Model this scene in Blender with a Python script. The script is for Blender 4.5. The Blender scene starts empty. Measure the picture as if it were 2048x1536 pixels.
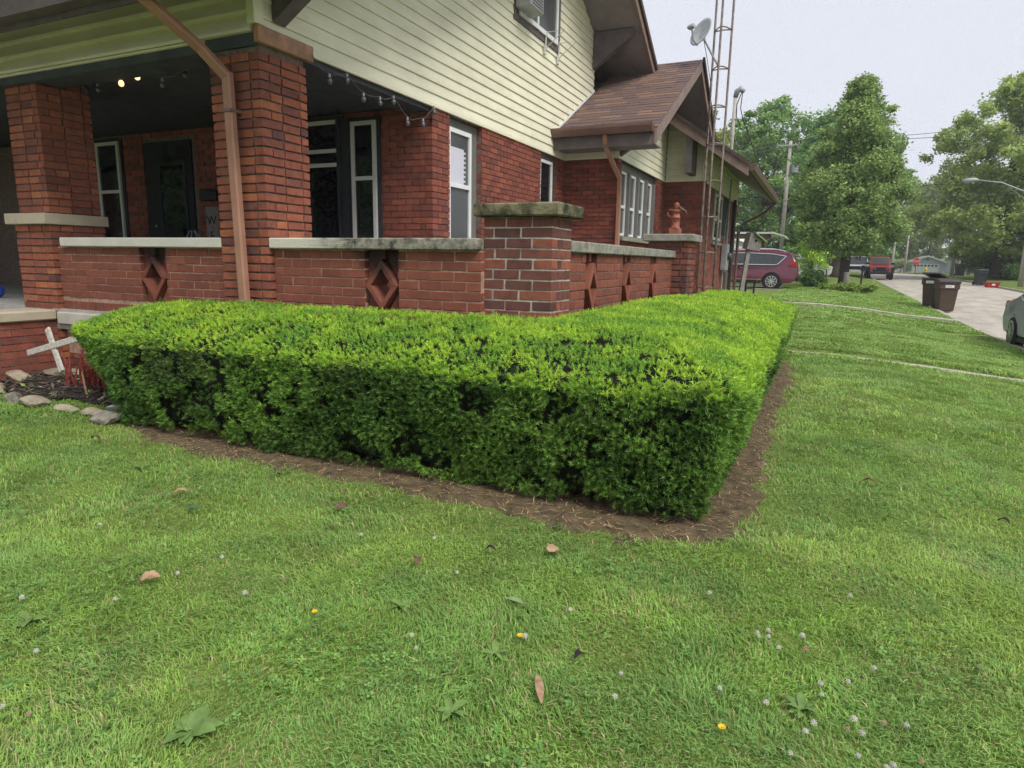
import bpy, bmesh, math, random
import numpy as np
from mathutils import Vector, Matrix

random.seed(7)
rng = np.random.default_rng(11)
R = math.radians
scene = bpy.context.scene
COL = scene.collection

# ------------------------------------------------------------------ camera
F_PX, YAW, PITCH, ROLL = 1305.0, 0.4358, 0.1868, 0.01725
CAM = Vector((4.0556, -4.0248, 1.30))
_r = Vector((math.cos(YAW), math.sin(YAW), 0))
_fh = Vector((-math.sin(YAW), math.cos(YAW), 0))
_f = _fh * math.cos(PITCH) - Vector((0, 0, math.sin(PITCH)))
_u = _fh * math.sin(PITCH) + Vector((0, 0, math.cos(PITCH)))
_R = _r * math.cos(ROLL) + _u * math.sin(ROLL)
_U = -_r * math.sin(ROLL) + _u * math.cos(ROLL)
camd = bpy.data.cameras.new('camera')
camd.sensor_width = 36.0
camd.lens = F_PX / 2048 * 36
camd.clip_start = 0.05
camd.clip_end = 2000
cam = bpy.data.objects.new('camera', camd)
COL.objects.link(cam)
cam.matrix_world = Matrix(((_R.x, _U.x, -_f.x, CAM.x), (_R.y, _U.y, -_f.y, CAM.y), (_R.z, _U.z, -_f.z, CAM.z), (0, 0, 0, 1)))
scene.camera = cam

# ------------------------------------------------------------------ sky, sun, exposure
SUN_EL, SUN_AZ = R(50), R(122)          # azimuth of the sun measured from +Y clockwise (towards +X)
world = bpy.data.worlds.new('World')
scene.world = world
world.use_nodes = True
wn = world.node_tree
wn.nodes.clear()
sky = wn.nodes.new('ShaderNodeTexSky')
sky.sky_type = 'NISHITA'
sky.sun_disc = False
sky.sun_elevation = SUN_EL
sky.sun_rotation = SUN_AZ
sky.air_density = 1.0
sky.dust_density = 4.0
sky.ozone_density = 1.0
hs = wn.nodes.new('ShaderNodeHueSaturation')
hs.inputs['Saturation'].default_value = 0.30
mx = wn.nodes.new('ShaderNodeMix')
mx.data_type = 'RGBA'
mx.inputs[0].default_value = 0.88                 # closed cloud cover over the clear sky
mx.inputs[7].default_value = (7.0, 7.25, 8.1, 1)
bg = wn.nodes.new('ShaderNodeBackground')
bg.inputs['Strength'].default_value = 0.061
wo = wn.nodes.new('ShaderNodeOutputWorld')
wn.links.new(sky.outputs[0], hs.inputs['Color'])
wn.links.new(hs.outputs[0], mx.inputs[6])
wn.links.new(mx.outputs[2], bg.inputs['Color'])
wn.links.new(bg.outputs[0], wo.inputs['Surface'])
sund = bpy.data.lights.new('sun', 'SUN')
sund.energy = 1.5
sund.angle = R(25)
sund.color = (1.0, 0.96, 0.9)
sun = bpy.data.objects.new('sun', sund)
COL.objects.link(sun)
sdir = Vector((math.sin(SUN_AZ) * math.cos(SUN_EL), math.cos(SUN_AZ) * math.cos(SUN_EL), math.sin(SUN_EL)))
sun.rotation_euler = (-sdir).to_track_quat('-Z', 'Y').to_euler()
vs = scene.view_settings
vs.view_transform = 'Standard'
vs.look = 'None'
vs.gamma = 1.0
vs.exposure = 1.0
vs.use_curve_mapping = False
HAZE = 0.0008
cy = scene.cycles
cy.use_denoising = True
cy.denoising_prefilter = 'NONE'
cy.use_adaptive_sampling = True
cy.adaptive_threshold = 0.02
cy.adaptive_min_samples = 12
cy.max_bounces = 4
cy.diffuse_bounces = 2
cy.glossy_bounces = 2
cy.transmission_bounces = 2
cy.volume_bounces = 0
cy.transparent_max_bounces = 6
cy.caustics_reflective = False
cy.caustics_refractive = False


# ------------------------------------------------------------------ materials
MATS = {}


def mat(name, col, rough=0.8, var=0.12, scale=6.0, col2=None, bump=0.0, bscale=40.0, metal=0.0, spec=0.3, stretch=None,
        coat=0.0, detail=5.0, thresh=None):
    """Plain surface: base colour broken up by noise, optional bump; everything from world position."""
    if name in MATS:
        return MATS[name]
    m = bpy.data.materials.new(name)
    m.use_nodes = True
    nt = m.node_tree
    n, l = nt.nodes, nt.links
    b = n['Principled BSDF']
    b.inputs['Roughness'].default_value = rough
    b.inputs['Metallic'].default_value = metal
    b.inputs['Specular IOR Level'].default_value = spec
    if coat:
        b.inputs['Coat Weight'].default_value = coat
        b.inputs['Coat Roughness'].default_value = 0.06
    geo = n.new('ShaderNodeNewGeometry')
    mp = n.new('ShaderNodeMapping')
    if stretch:
        mp.inputs['Scale'].default_value = stretch
    l.new(geo.outputs['Position'], mp.inputs['Vector'])
    nz = n.new('ShaderNodeTexNoise')
    nz.inputs['Scale'].default_value = scale
    nz.inputs['Detail'].default_value = detail
    nz.inputs['Roughness'].default_value = 0.6
    l.new(mp.outputs[0], nz.inputs['Vector'])
    cr = n.new('ShaderNodeValToRGB')
    c2 = col2 if col2 else tuple(max(0.0, c * (1 - 2.2 * var)) for c in col)
    c1 = col if col2 else tuple(min(1.0, c * (1 + 0.8 * var)) for c in col)
    lo, hi = thresh if thresh else (0.3, 0.7)
    cr.color_ramp.elements[0].position = lo
    cr.color_ramp.elements[1].position = hi
    cr.color_ramp.elements[0].color = (*c2, 1)
    cr.color_ramp.elements[1].color = (*c1, 1)
    l.new(nz.outputs['Fac'], cr.inputs['Fac'])
    l.new(cr.outputs[0], b.inputs['Base Color'])
    if bump:
        n2 = n.new('ShaderNodeTexNoise')
        n2.inputs['Scale'].default_value = bscale
        n2.inputs['Detail'].default_value = 4
        l.new(mp.outputs[0], n2.inputs['Vector'])
        bp = n.new('ShaderNodeBump')
        bp.inputs['Strength'].default_value = bump
        bp.inputs['Distance'].default_value = 0.01
        l.new(n2.outputs['Fac'], bp.inputs['Height'])
        l.new(bp.outputs[0], b.inputs['Normal'])
    MATS[name] = m
    return m


def brick_mat(name, stops, attr=False, grime=0.35, comb=0.35, soot=()):
    """Fired brick: one tone per brick (object random or a per-brick attribute), blotches, vertical comb marks."""
    m = bpy.data.materials.new(name)
    m.use_nodes = True
    n, l = m.node_tree.nodes, m.node_tree.links
    b = n['Principled BSDF']
    b.inputs['Roughness'].default_value = 0.82
    b.inputs['Specular IOR Level'].default_value = 0.25
    if attr:
        src = n.new('ShaderNodeAttribute')
        src.attribute_name = 'tint'
        out = src.outputs['Fac']
    else:
        src = n.new('ShaderNodeObjectInfo')
        out = src.outputs['Random']
    cr = n.new('ShaderNodeValToRGB')
    els = cr.color_ramp.elements
    while len(els) < len(stops):
        els.new(0.5)
    for e, (p, c) in zip(els, stops):
        e.position = p
        e.color = (*c, 1)
    l.new(out, cr.inputs['Fac'])
    geo = n.new('ShaderNodeNewGeometry')
    nz = n.new('ShaderNodeTexNoise')
    nz.inputs['Scale'].default_value = 16
    nz.inputs['Detail'].default_value = 6
    nz.inputs['Roughness'].default_value = 0.65
    l.new(geo.outputs['Position'], nz.inputs['Vector'])
    ml = n.new('ShaderNodeMix')
    ml.data_type = 'RGBA'
    ml.blend_type = 'MULTIPLY'
    cr2 = n.new('ShaderNodeValToRGB')
    cr2.color_ramp.elements[0].position = 0.3
    cr2.color_ramp.elements[1].position = 0.62
    cr2.color_ramp.elements[0].color = (1 - grime, 1 - grime, 1 - grime * 0.9, 1)
    cr2.color_ramp.elements[1].color = (1.0, 1.0, 1.0, 1)
    l.new(nz.outputs['Fac'], cr2.inputs['Fac'])
    ml.inputs[0].default_value = 1.0
    l.new(cr.outputs[0], ml.inputs[6])
    l.new(cr2.outputs[0], ml.inputs[7])
    last = ml.outputs[2]
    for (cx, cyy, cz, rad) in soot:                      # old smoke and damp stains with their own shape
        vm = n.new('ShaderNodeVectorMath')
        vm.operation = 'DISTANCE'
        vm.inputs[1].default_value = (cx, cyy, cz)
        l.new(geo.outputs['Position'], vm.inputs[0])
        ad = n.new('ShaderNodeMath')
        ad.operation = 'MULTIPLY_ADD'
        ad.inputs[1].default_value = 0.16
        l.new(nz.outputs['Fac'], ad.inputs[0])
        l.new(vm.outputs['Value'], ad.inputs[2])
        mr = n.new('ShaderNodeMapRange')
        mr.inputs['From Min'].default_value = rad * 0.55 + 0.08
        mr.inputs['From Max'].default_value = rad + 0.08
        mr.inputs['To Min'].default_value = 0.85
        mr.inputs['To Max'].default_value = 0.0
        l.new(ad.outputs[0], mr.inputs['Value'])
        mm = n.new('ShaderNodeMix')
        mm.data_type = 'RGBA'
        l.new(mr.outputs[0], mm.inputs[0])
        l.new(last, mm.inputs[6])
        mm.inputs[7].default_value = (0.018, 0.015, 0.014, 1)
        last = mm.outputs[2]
    l.new(last, b.inputs['Base Color'])
    mp = n.new('ShaderNodeMapping')
    mp.inputs['Scale'].default_value = (170, 170, 6)
    l.new(geo.outputs['Position'], mp.inputs['Vector'])
    n2 = n.new('ShaderNodeTexNoise')
    n2.inputs['Scale'].default_value = 1.0
    n2.inputs['Detail'].default_value = 2
    l.new(mp.outputs[0], n2.inputs['Vector'])
    bp = n.new('ShaderNodeBump')
    bp.inputs['Strength'].default_value = comb
    bp.inputs['Distance'].default_value = 0.006
    l.new(n2.outputs['Fac'], bp.inputs['Height'])
    l.new(bp.outputs[0], b.inputs['Normal'])
    MATS[name] = m
    return m


def leaf_mat(name, trans=0.35, attr='col', rough=0.55, mult=1.0, spec=0.25):
    """Foliage: colour per leaf from an attribute, thin and partly translucent."""
    m = bpy.data.materials.new(name)
    m.use_nodes = True
    n, l = m.node_tree.nodes, m.node_tree.links
    b = n['Principled BSDF']
    b.inputs['Roughness'].default_value = rough
    b.inputs['Specular IOR Level'].default_value = spec
    a = n.new('ShaderNodeAttribute')
    a.attribute_name = attr
    l.new(a.outputs['Color'], b.inputs['Base Color'])
    t = n.new('ShaderNodeBsdfTranslucent')
    hsv = n.new('ShaderNodeHueSaturation')
    hsv.inputs['Hue'].default_value = 0.485
    hsv.inputs['Value'].default_value = 1.25
    l.new(a.outputs['Color'], hsv.inputs['Color'])
    l.new(hsv.outputs[0], t.inputs['Color'])
    mxs = n.new('ShaderNodeMixShader')
    mxs.inputs[0].default_value = trans
    l.new(b.outputs[0], mxs.inputs[1])
    l.new(t.outputs[0], mxs.inputs[2])
    l.new(mxs.outputs[0], n['Material Output'].inputs['Surface'])
    MATS[name] = m
    return m


def emit_mat(name, col, s):
    m = bpy.data.materials.new(name)
    m.use_nodes = True
    b = m.node_tree.nodes['Principled BSDF']
    b.inputs['Base Color'].default_value = (*col, 1)
    b.inputs['Emission Color'].default_value = (*col, 1)
    b.inputs['Emission Strength'].default_value = s
    MATS[name] = m
    return m


BR_PILLAR = [(0.0, (0.13, 0.065, 0.06)), (0.07, (0.24, 0.088, 0.062)), (0.45, (0.31, 0.104, 0.064)), (0.8, (0.37, 0.122, 0.068)),
             (1.0, (0.44, 0.16, 0.078))]
BR_WALL = [(0.0, (0.20, 0.070, 0.047)), (0.5, (0.24, 0.081, 0.053)), (1.0, (0.28, 0.095, 0.06))]
BR_PED = [(0.0, (0.11, 0.056, 0.05)), (0.3, (0.17, 0.071, 0.057)), (0.7, (0.24, 0.085, 0.06)), (1.0, (0.35, 0.12, 0.068))]
BR_HOUSE = [(0.0, (0.18, 0.066, 0.052)), (0.5, (0.26, 0.083, 0.058)), (1.0, (0.33, 0.105, 0.066))]
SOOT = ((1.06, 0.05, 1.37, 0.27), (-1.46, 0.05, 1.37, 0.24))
for k, st, s in (('pillar', BR_PILLAR, ()), ('wall', BR_WALL, SOOT), ('ped', BR_PED, ()), ('house', BR_HOUSE, ())):
    brick_mat('brick_' + k, st, False, grime=0.22 if k == 'wall' else 0.4, soot=s)
    brick_mat('brick_' + k + '_joined', st, True, grime=0.22 if k == 'wall' else 0.4, soot=s)
mat('mortar_dark', (0.20, 0.15, 0.12), 0.95, 0.25, 30, bump=0.3, bscale=120)
mat('mortar_pale', (0.55, 0.52, 0.45), 0.95, 0.2, 25, bump=0.4, bscale=120)
mat('mortar_pink', (0.47, 0.30, 0.225), 0.95, 0.2, 25, bump=0.3, bscale=120)
mat('siding_cream', (0.82, 0.79, 0.60), 0.55, 0.075, 1.6, bump=0.06, bscale=60, stretch=(1, 1, 3), detail=8)
mat('trim_taupe', (0.15, 0.125, 0.13), 0.6, 0.15, 8, bump=0.05)
mat('trim_brown', (0.20, 0.125, 0.105), 0.5, 0.12, 8, bump=0.04)
mat('fascia_brown', (0.26, 0.185, 0.16), 0.6, 0.14, 7, bump=0.05)
mat('gutter_brown', (0.14, 0.085, 0.072), 0.4, 0.1, 8)
mat('downspout_tan', (0.38, 0.20, 0.135), 0.42, 0.08, 5)
mat('trim_orange', (0.42, 0.225, 0.125), 0.5, 0.2, 9)
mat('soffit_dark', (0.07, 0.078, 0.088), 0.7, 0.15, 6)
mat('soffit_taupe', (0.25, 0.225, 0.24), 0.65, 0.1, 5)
mat('cap_white', (0.66, 0.64, 0.56), 0.75, 0.05, 4, bump=0.12, bscale=50)
mat('cap_beige', (0.47, 0.41, 0.30), 0.8, 0.08, 6, bump=0.15, bscale=60)
mat('cap_lichen', (0.34, 0.32, 0.255), 0.95, 0.2, 13, col2=(0.055, 0.055, 0.042), bump=0.6, bscale=70, thresh=(0.36, 0.6), detail=9)
def cap_painted():
    m = mat('cap_painted', (0.34, 0.32, 0.255), 0.95, 0.2, 13, col2=(0.055, 0.055, 0.042), bump=0.6, bscale=70, thresh=(0.36, 0.6), detail=9)
    n, l = m.node_tree.nodes, m.node_tree.links
    b = n['Principled BSDF']
    old = b.inputs['Base Color'].links[0].from_socket
    geo = n.new('ShaderNodeNewGeometry')
    sx = n.new('ShaderNodeSeparateXYZ')
    l.new(geo.outputs['Position'], sx.inputs[0])
    nz = n.new('ShaderNodeTexNoise')
    nz.inputs['Scale'].default_value = 9
    nz.inputs['Detail'].default_value = 8
    ma = n.new('ShaderNodeMath')
    ma.operation = 'MULTIPLY_ADD'
    ma.inputs[1].default_value = 0.9
    l.new(nz.outputs['Fac'], ma.inputs[0])
    l.new(sx.outputs['X'], ma.inputs[2])
    mr = n.new('ShaderNodeMapRange')
    mr.inputs['From Min'].default_value = 0.82
    mr.inputs['From Max'].default_value = 1.22
    l.new(ma.outputs[0], mr.inputs['Value'])
    mx_ = n.new('ShaderNodeMix')
    mx_.data_type = 'RGBA'
    l.new(mr.outputs[0], mx_.inputs[0])
    mx_.inputs[6].default_value = (0.60, 0.58, 0.49, 1)
    l.new(old, mx_.inputs[7])
    l.new(mx_.outputs[2], b.inputs['Base Color'])


cap_painted()
mat('cap_moss', (0.22, 0.20, 0.12), 0.95, 0.2, 9, col2=(0.028, 0.032, 0.016), bump=0.8, bscale=60, thresh=(0.36, 0.62), detail=9)
mat('cap_grey', (0.36, 0.35, 0.29), 0.95, 0.2, 14, col2=(0.15, 0.15, 0.12), bump=0.5, bscale=70, detail=8)
mat('base_paint', (0.55, 0.52, 0.44), 0.75, 0.08, 5, bump=0.1)
mat('concrete', (0.44, 0.41, 0.36), 0.92, 0.14, 3, bump=0.25, bscale=60)
mat('white_paint', (0.78, 0.79, 0.77), 0.45, 0.04, 6)
mat('white_vinyl', (0.6, 0.6, 0.55), 0.45, 0.05, 6)
mat('frame_grey', (0.17, 0.165, 0.155), 0.6, 0.08, 6)
mat('door_dark', (0.018, 0.02, 0.022), 0.55, 0.1, 6)
mat('glass_dark', (0.012, 0.014, 0.016), 0.05, 0.05, 3, spec=0.6)
mat('glass_grey', (0.085, 0.09, 0.09), 0.14, 0.05, 3, spec=0.28)
mat('blind_white', (0.62, 0.61, 0.68), 0.8, 0.03, 5)
mat('porch_dark', (0.035, 0.038, 0.042), 0.8, 0.1, 4)
mat('porch_floor', (0.40, 0.39, 0.36), 0.8, 0.1, 5, bump=0.1)
mat('shingle', (0.18, 0.12, 0.105), 0.95, 0.2, 60, bump=0.5, bscale=150)
mat('shingle_b', (0.26, 0.165, 0.12), 0.95, 0.2, 60, bump=0.5, bscale=150)
mat('shingle_c', (0.165, 0.12, 0.115), 0.95, 0.2, 60, bump=0.5, bscale=150)
mat('roof_dark', (0.11, 0.075, 0.07), 0.95, 0.2, 40, bump=0.4, bscale=150)
mat('metal_rust', (0.30, 0.25, 0.22), 0.7, 0.25, 12, bump=0.1, metal=0.2)
mat('metal_grey', (0.36, 0.38, 0.38), 0.5, 0.1, 10, metal=0.3)
mat('metal_dark', (0.025, 0.028, 0.03), 0.5, 0.1, 10)
mat('black_plastic', (0.014, 0.015, 0.017), 0.5, 0.1, 10)
mat('wire_black', (0.015, 0.015, 0.016), 0.6, 0.05, 4)
mat('wire_grey', (0.10, 0.105, 0.11), 0.6, 0.05, 4)
mat('wood_grey', (0.27, 0.25, 0.225), 0.9, 0.25, 20, bump=0.4, bscale=30, stretch=(6, 6, 1))
mat('wood_dark', (0.15, 0.12, 0.09), 0.9, 0.25, 20, bump=0.4, bscale=30, stretch=(6, 6, 1))
mat('pole_wood', (0.48, 0.45, 0.40), 0.9, 0.2, 12, bump=0.3, bscale=30, stretch=(6, 6, 1))
mat('bark', (0.085, 0.068, 0.055), 0.95, 0.3, 9, bump=0.9, bscale=14, stretch=(4, 4, 0.8))
mat('cross_white', (0.70, 0.68, 0.62), 0.8, 0.12, 30, bump=0.3, bscale=40, stretch=(1, 1, 1), col2=(0.42, 0.38, 0.31))
mat('stone_tan', (0.43, 0.37, 0.26), 0.95, 0.25, 9, bump=0.7, bscale=25, col2=(0.22, 0.185, 0.14))
mat('stone_grey', (0.34, 0.31, 0.26), 0.95, 0.25, 12, bump=0.8, bscale=25, col2=(0.11, 0.095, 0.08))
mat('stone_blue', (0.48, 0.50, 0.50), 0.9, 0.1, 12, bump=0.4, bscale=25, col2=(0.3, 0.31, 0.32))
mat('mulch', (0.045, 0.036, 0.032), 0.95, 0.4, 40, bump=1.0, bscale=60)
mat('pump_red', (0.34, 0.115, 0.075), 0.55, 0.25, 30, bump=0.2)
mat('car_maroon', (0.115, 0.012, 0.028), 0.28, 0.03, 3, spec=0.5, coat=0.7)
mat('car_grey', (0.25, 0.265, 0.30), 0.35, 0.03, 3, spec=0.5, coat=0.25)
mat('car_red', (0.40, 0.020, 0.026), 0.35, 0.03, 3, spec=0.5, coat=0.5)
mat('car_white', (0.62, 0.63, 0.64), 0.35, 0.03, 3, spec=0.5, coat=0.4)
mat('chrome', (0.72, 0.72, 0.73), 0.18, 0.02, 3, metal=0.85)
mat('alloy', (0.55, 0.55, 0.55), 0.3, 0.04, 5, metal=0.6)
mat('tyre', (0.016, 0.016, 0.017), 0.85, 0.1, 20)
mat('car_glass', (0.028, 0.034, 0.038), 0.06, 0.02, 3, spec=0.7)
mat('lamp_red', (0.45, 0.02, 0.015), 0.2, 0.05, 5, spec=0.6)
mat('cart_brown', (0.085, 0.055, 0.042), 0.55, 0.1, 6)
mat('cart_lid', (0.045, 0.045, 0.05), 0.4, 0.1, 6)
mat('cart_green', (0.03, 0.038, 0.04), 0.6, 0.1, 6)
mat('sticker', (0.70, 0.70, 0.72), 0.6, 0.03, 8)
mat('bin_red', (0.42, 0.025, 0.025), 0.5, 0.05, 6)
mat('sign_red', (0.50, 0.035, 0.035), 0.5, 0.05, 6)
mat('yellow_paint', (0.60, 0.50, 0.06), 0.5, 0.05, 6)
mat('garage_blue', (0.50, 0.54, 0.60), 0.7, 0.05, 2)
mat('straw', (0.36, 0.26, 0.14), 0.9, 0.3, 12)
mat('toy_blue', (0.05, 0.12, 0.55), 0.5, 0.1, 8)
mat('toy_pink', (0.65, 0.03, 0.32), 0.5, 0.1, 8)
mat('bulb_clear', (0.09, 0.095, 0.10), 0.08, 0.05, 8, spec=0.8)
mat('leaf_dry', (0.42, 0.27, 0.16), 0.85, 0.25, 30, bump=0.3)
mat('leaf_brown', (0.15, 0.085, 0.06), 0.85, 0.25, 30, bump=0.3)
mat('leaf_dark', (0.035, 0.03, 0.035), 0.8, 0.25, 30, bump=0.3)
mat('leaf_green', (0.07, 0.15, 0.07), 0.7, 0.2, 20)
mat('leaf_pale', (0.24, 0.34, 0.14), 0.7, 0.2, 20)
mat('weed_leaf', (0.15, 0.255, 0.06), 0.6, 0.2, 14, spec=0.35)
mat('petal_white', (0.70, 0.69, 0.58), 0.8, 0.15, 90, bump=0.6, bscale=250)
mat('petal_tan', (0.52, 0.38, 0.26), 0.8, 0.2, 90, bump=0.6, bscale=250)
mat('petal_yellow', (0.75, 0.48, 0.02), 0.7, 0.1, 50)
mat('stem_red', (0.27, 0.055, 0.04), 0.7, 0.25, 20)
mat('stem_green', (0.12, 0.22, 0.05), 0.7, 0.2, 20)
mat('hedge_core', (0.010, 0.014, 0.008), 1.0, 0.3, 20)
emit_mat('bulb_lit', (1.0, 0.66, 0.32), 1.0)
leaf_mat('yew', 0.22, rough=0.5)
leaf_mat('blade', 0.30, rough=0.55)
leaf_mat('clover', 0.30, rough=0.6)
leaf_mat('crown', 0.30, rough=0.6)


# ------------------------------------------------------------------ object helpers
WORLD = {}


class MB:
    """Collects shapes and links them as one mesh object."""

    def __init__(self):
        self.v, self.f = [], []

    def add(self, vs, fs):
        o = len(self.v)
        self.v += [tuple(p) for p in vs]
        self.f += [tuple(i + o for i in q) for q in fs]
        return self

    def box(self, x0, x1, y0, y1, z0, z1):
        return self.add([(x0, y0, z0), (x1, y0, z0), (x1, y1, z0), (x0, y1, z0), (x0, y0, z1), (x1, y0, z1), (x1, y1, z1), (x0, y1, z1)],
                        [(0, 3, 2, 1), (4, 5, 6, 7), (0, 1, 5, 4), (1, 2, 6, 5), (2, 3, 7, 6), (3, 0, 4, 7)])

    def bar(self, a, b, w, h, up=(0, 0, 1)):
        a, b = Vector(a), Vector(b)
        d = (b - a).normalized()
        s = d.cross(Vector(up))
        if s.length < 1e-4:
            s = d.cross(Vector((1, 0, 0)))
        s.normalize()
        t = s.cross(d)
        vs = [p + s * (w / 2 * i) + t * (h / 2 * j) for p in (a, b) for i, j in ((-1, -1), (1, -1), (1, 1), (-1, 1))]
        return self.add(vs, [(0, 3, 2, 1), (4, 5, 6, 7), (0, 1, 5, 4), (1, 2, 6, 5), (2, 3, 7, 6), (3, 0, 4, 7)])

    def tube(self, pts, rad, n=8, cap=True):
        pts = [Vector(p) for p in pts]
        rs = rad if isinstance(rad, (list, tuple)) else [rad] * len(pts)
        o = len(self.v)
        ref = Vector((0.123, 0.31, 0.94))
        for i, p in enumerate(pts):
            d = (pts[min(i + 1, len(pts) - 1)] - pts[max(i - 1, 0)]).normalized()
            s = d.cross(ref)
            if s.length < 0.05:
                s = d.cross(Vector((1, 0, 0)))
            s.normalize()
            t = s.cross(d)
            for k in range(n):
                a = 2 * math.pi * k / n
                self.v.append(tuple(p + (s * math.cos(a) + t * math.sin(a)) * rs[i]))
        for i in range(len(pts) - 1):
            for k in range(n):
                k2 = (k + 1) % n
                self.f.append((o + i * n + k, o + i * n + k2, o + (i + 1) * n + k2, o + (i + 1) * n + k))
        if cap:
            self.f.append(tuple(o + k for k in range(n))[::-1])
            self.f.append(tuple(o + (len(pts) - 1) * n + k for k in range(n)))
        return self

    def prism(self, poly, a, b, axis='y'):
        """polygon in the other two axes (x,z for y; y,z for x; x,y for z) extruded from a to b"""
        def P(p, t):
            return {'y': (p[0], t, p[1]), 'x': (t, p[0], p[1]), 'z': (p[0], p[1], t)}[axis]
        n = len(poly)
        vs = [P(p, a) for p in poly] + [P(p, b) for p in poly]
        fs = [tuple(range(n)), tuple(range(2 * n - 1, n - 1, -1))]
        for i in range(n):
            j = (i + 1) % n
            fs.append((i, n + i, n + j, j))
        return self.add(vs, fs)

    def lathe(self, prof, c=(0, 0, 0), n=12, axis='z'):
        o = len(self.v)
        for r_, z in prof:
            for k in range(n):
                a = 2 * math.pi * k / n
                p = (r_ * math.cos(a), r_ * math.sin(a), z)
                if axis == 'x':
                    p = (z, p[0], p[1])
                elif axis == 'y':
                    p = (p[0], z, p[1])
                self.v.append((p[0] + c[0], p[1] + c[1], p[2] + c[2]))
        for i in range(len(prof) - 1):
            for k in range(n):
                k2 = (k + 1) % n
                self.f.append((o + i * n + k, o + i * n + k2, o + (i + 1) * n + k2, o + (i + 1) * n + k))
        self.f.append(tuple(o + k for k in range(n))[::-1])
        self.f.append(tuple(o + (len(prof) - 1) * n + k for k in range(n)))
        return self

    def build(self, name, material, parent=None, smooth=False, bevel=0.0, local=False, fix=True):
        me = bpy.data.meshes.new(name)
        me.from_pydata(self.v, [], self.f)
        if fix or bevel:
            bm = bmesh.new()
            bm.from_mesh(me)
            if fix:
                bmesh.ops.recalc_face_normals(bm, faces=bm.faces)
            if bevel:
                bmesh.ops.bevel(bm, geom=bm.edges[:], offset=bevel, segments=1, affect='EDGES', profile=0.5)
            bm.to_mesh(me)
            bm.free()
        me.materials.append(MATS[material])
        if smooth:
            me.polygons.foreach_set('use_smooth', [True] * len(me.polygons))
        return link(bpy.data.objects.new(name, me), parent, local)


def link(o, parent=None, local=False):
    COL.objects.link(o)
    WORLD[o] = Matrix.Identity(4)
    if parent is not None:
        o.parent = parent
        if not local:
            o.matrix_parent_inverse = WORLD[parent].inverted()
        else:
            WORLD[o] = WORLD[parent].copy()
    return o


def tag(o, label=None, cat=None, group=None, kind=None):
    for k, v in (('label', label), ('category', cat), ('group', group), ('kind', kind)):
        if v:
            o[k] = v
    return o


def thing(name, label, cat, loc=(0, 0, 0), rz=0.0, group=None):
    e = bpy.data.objects.new(name, None)
    e.empty_display_size = 0.2
    COL.objects.link(e)
    e.location = loc
    e.rotation_euler = (0, 0, rz)
    WORLD[e] = Matrix.Translation(Vector(loc)) @ Matrix.Rotation(rz, 4, 'Z')
    return tag(e, label, cat, group)


def copy_tree(o, parent=None):
    c = o.copy()
    COL.objects.link(c)
    if parent is not None:
        c.parent = parent
    for ch in list(o.children):
        copy_tree(ch, c)
    return c


def np_mesh(name, verts, faces, material, parent=None, cols=None, smooth=False, attr='col', tint=None):
    """verts Nx3, faces MxK (all the same size)"""
    me = bpy.data.meshes.new(name)
    nv, (nf, k) = len(verts), faces.shape
    me.vertices.add(nv)
    me.vertices.foreach_set('co', np.ascontiguousarray(verts, dtype=np.float32).ravel())
    me.loops.add(nf * k)
    me.loops.foreach_set('vertex_index', np.ascontiguousarray(faces, dtype=np.int32).ravel())
    me.polygons.add(nf)
    me.polygons.foreach_set('loop_start', np.arange(0, nf * k, k, dtype=np.int32))
    me.update(calc_edges=True)
    if cols is not None:
        cols = np.asarray(cols) * GAIN.get(material, 1.0)
        a = me.attributes.new(attr, 'FLOAT_COLOR', 'POINT')
        c4 = np.ones((nv, 4), dtype=np.float32)
        c4[:, :3] = cols
        a.data.foreach_set('color', c4.ravel())
    if tint is not None:
        a = me.attributes.new('tint', 'FLOAT', 'POINT')
        a.data.foreach_set('value', np.ascontiguousarray(tint, dtype=np.float32))
    me.polygons.foreach_set('use_smooth', np.full(nf, bool(smooth)))
    me.materials.append(MATS[material])
    return link(bpy.data.objects.new(name, me), parent)


GAIN = {'yew': 1.5, 'blade': 1.95, 'clover': 1.5, 'crown': 2.4}
# value noise for layouts
_perm = rng.random((64, 64))


def vnoise(x, y, s=1.0):
    x, y = np.asarray(x) / s, np.asarray(y) / s
    xi, yi = np.floor(x).astype(int), np.floor(y).astype(int)
    fx, fy = x - xi, y - yi
    fx, fy = fx * fx * (3 - 2 * fx), fy * fy * (3 - 2 * fy)
    g = lambda a, b: _perm[a % 64, b % 64]
    return (g(xi, yi) * (1 - fx) + g(xi + 1, yi) * fx) * (1 - fy) + (g(xi, yi + 1) * (1 - fx) + g(xi + 1, yi + 1) * fx) * fy


def ss(a, b, x):
    t = np.clip((np.asarray(x, dtype=float) - a) / (b - a), 0, 1)
    return t * t * (3 - 2 * t)


# ------------------------------------------------------------------ terrain
ROAD_L, ROAD_R = 7.9, 14.3


def zroad(y):
    return -0.35 + 0.0145 * np.maximum(0, np.minimum(y, 79) - 16) - 0.0042 * np.maximum(0, np.minimum(y, 170) - 79)


def zlawn(y):
    return 0.0113 * np.maximum(0, np.minimum(y, 66) - 9) - 0.003 * np.maximum(0, np.minimum(y, 170) - 66)


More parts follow.
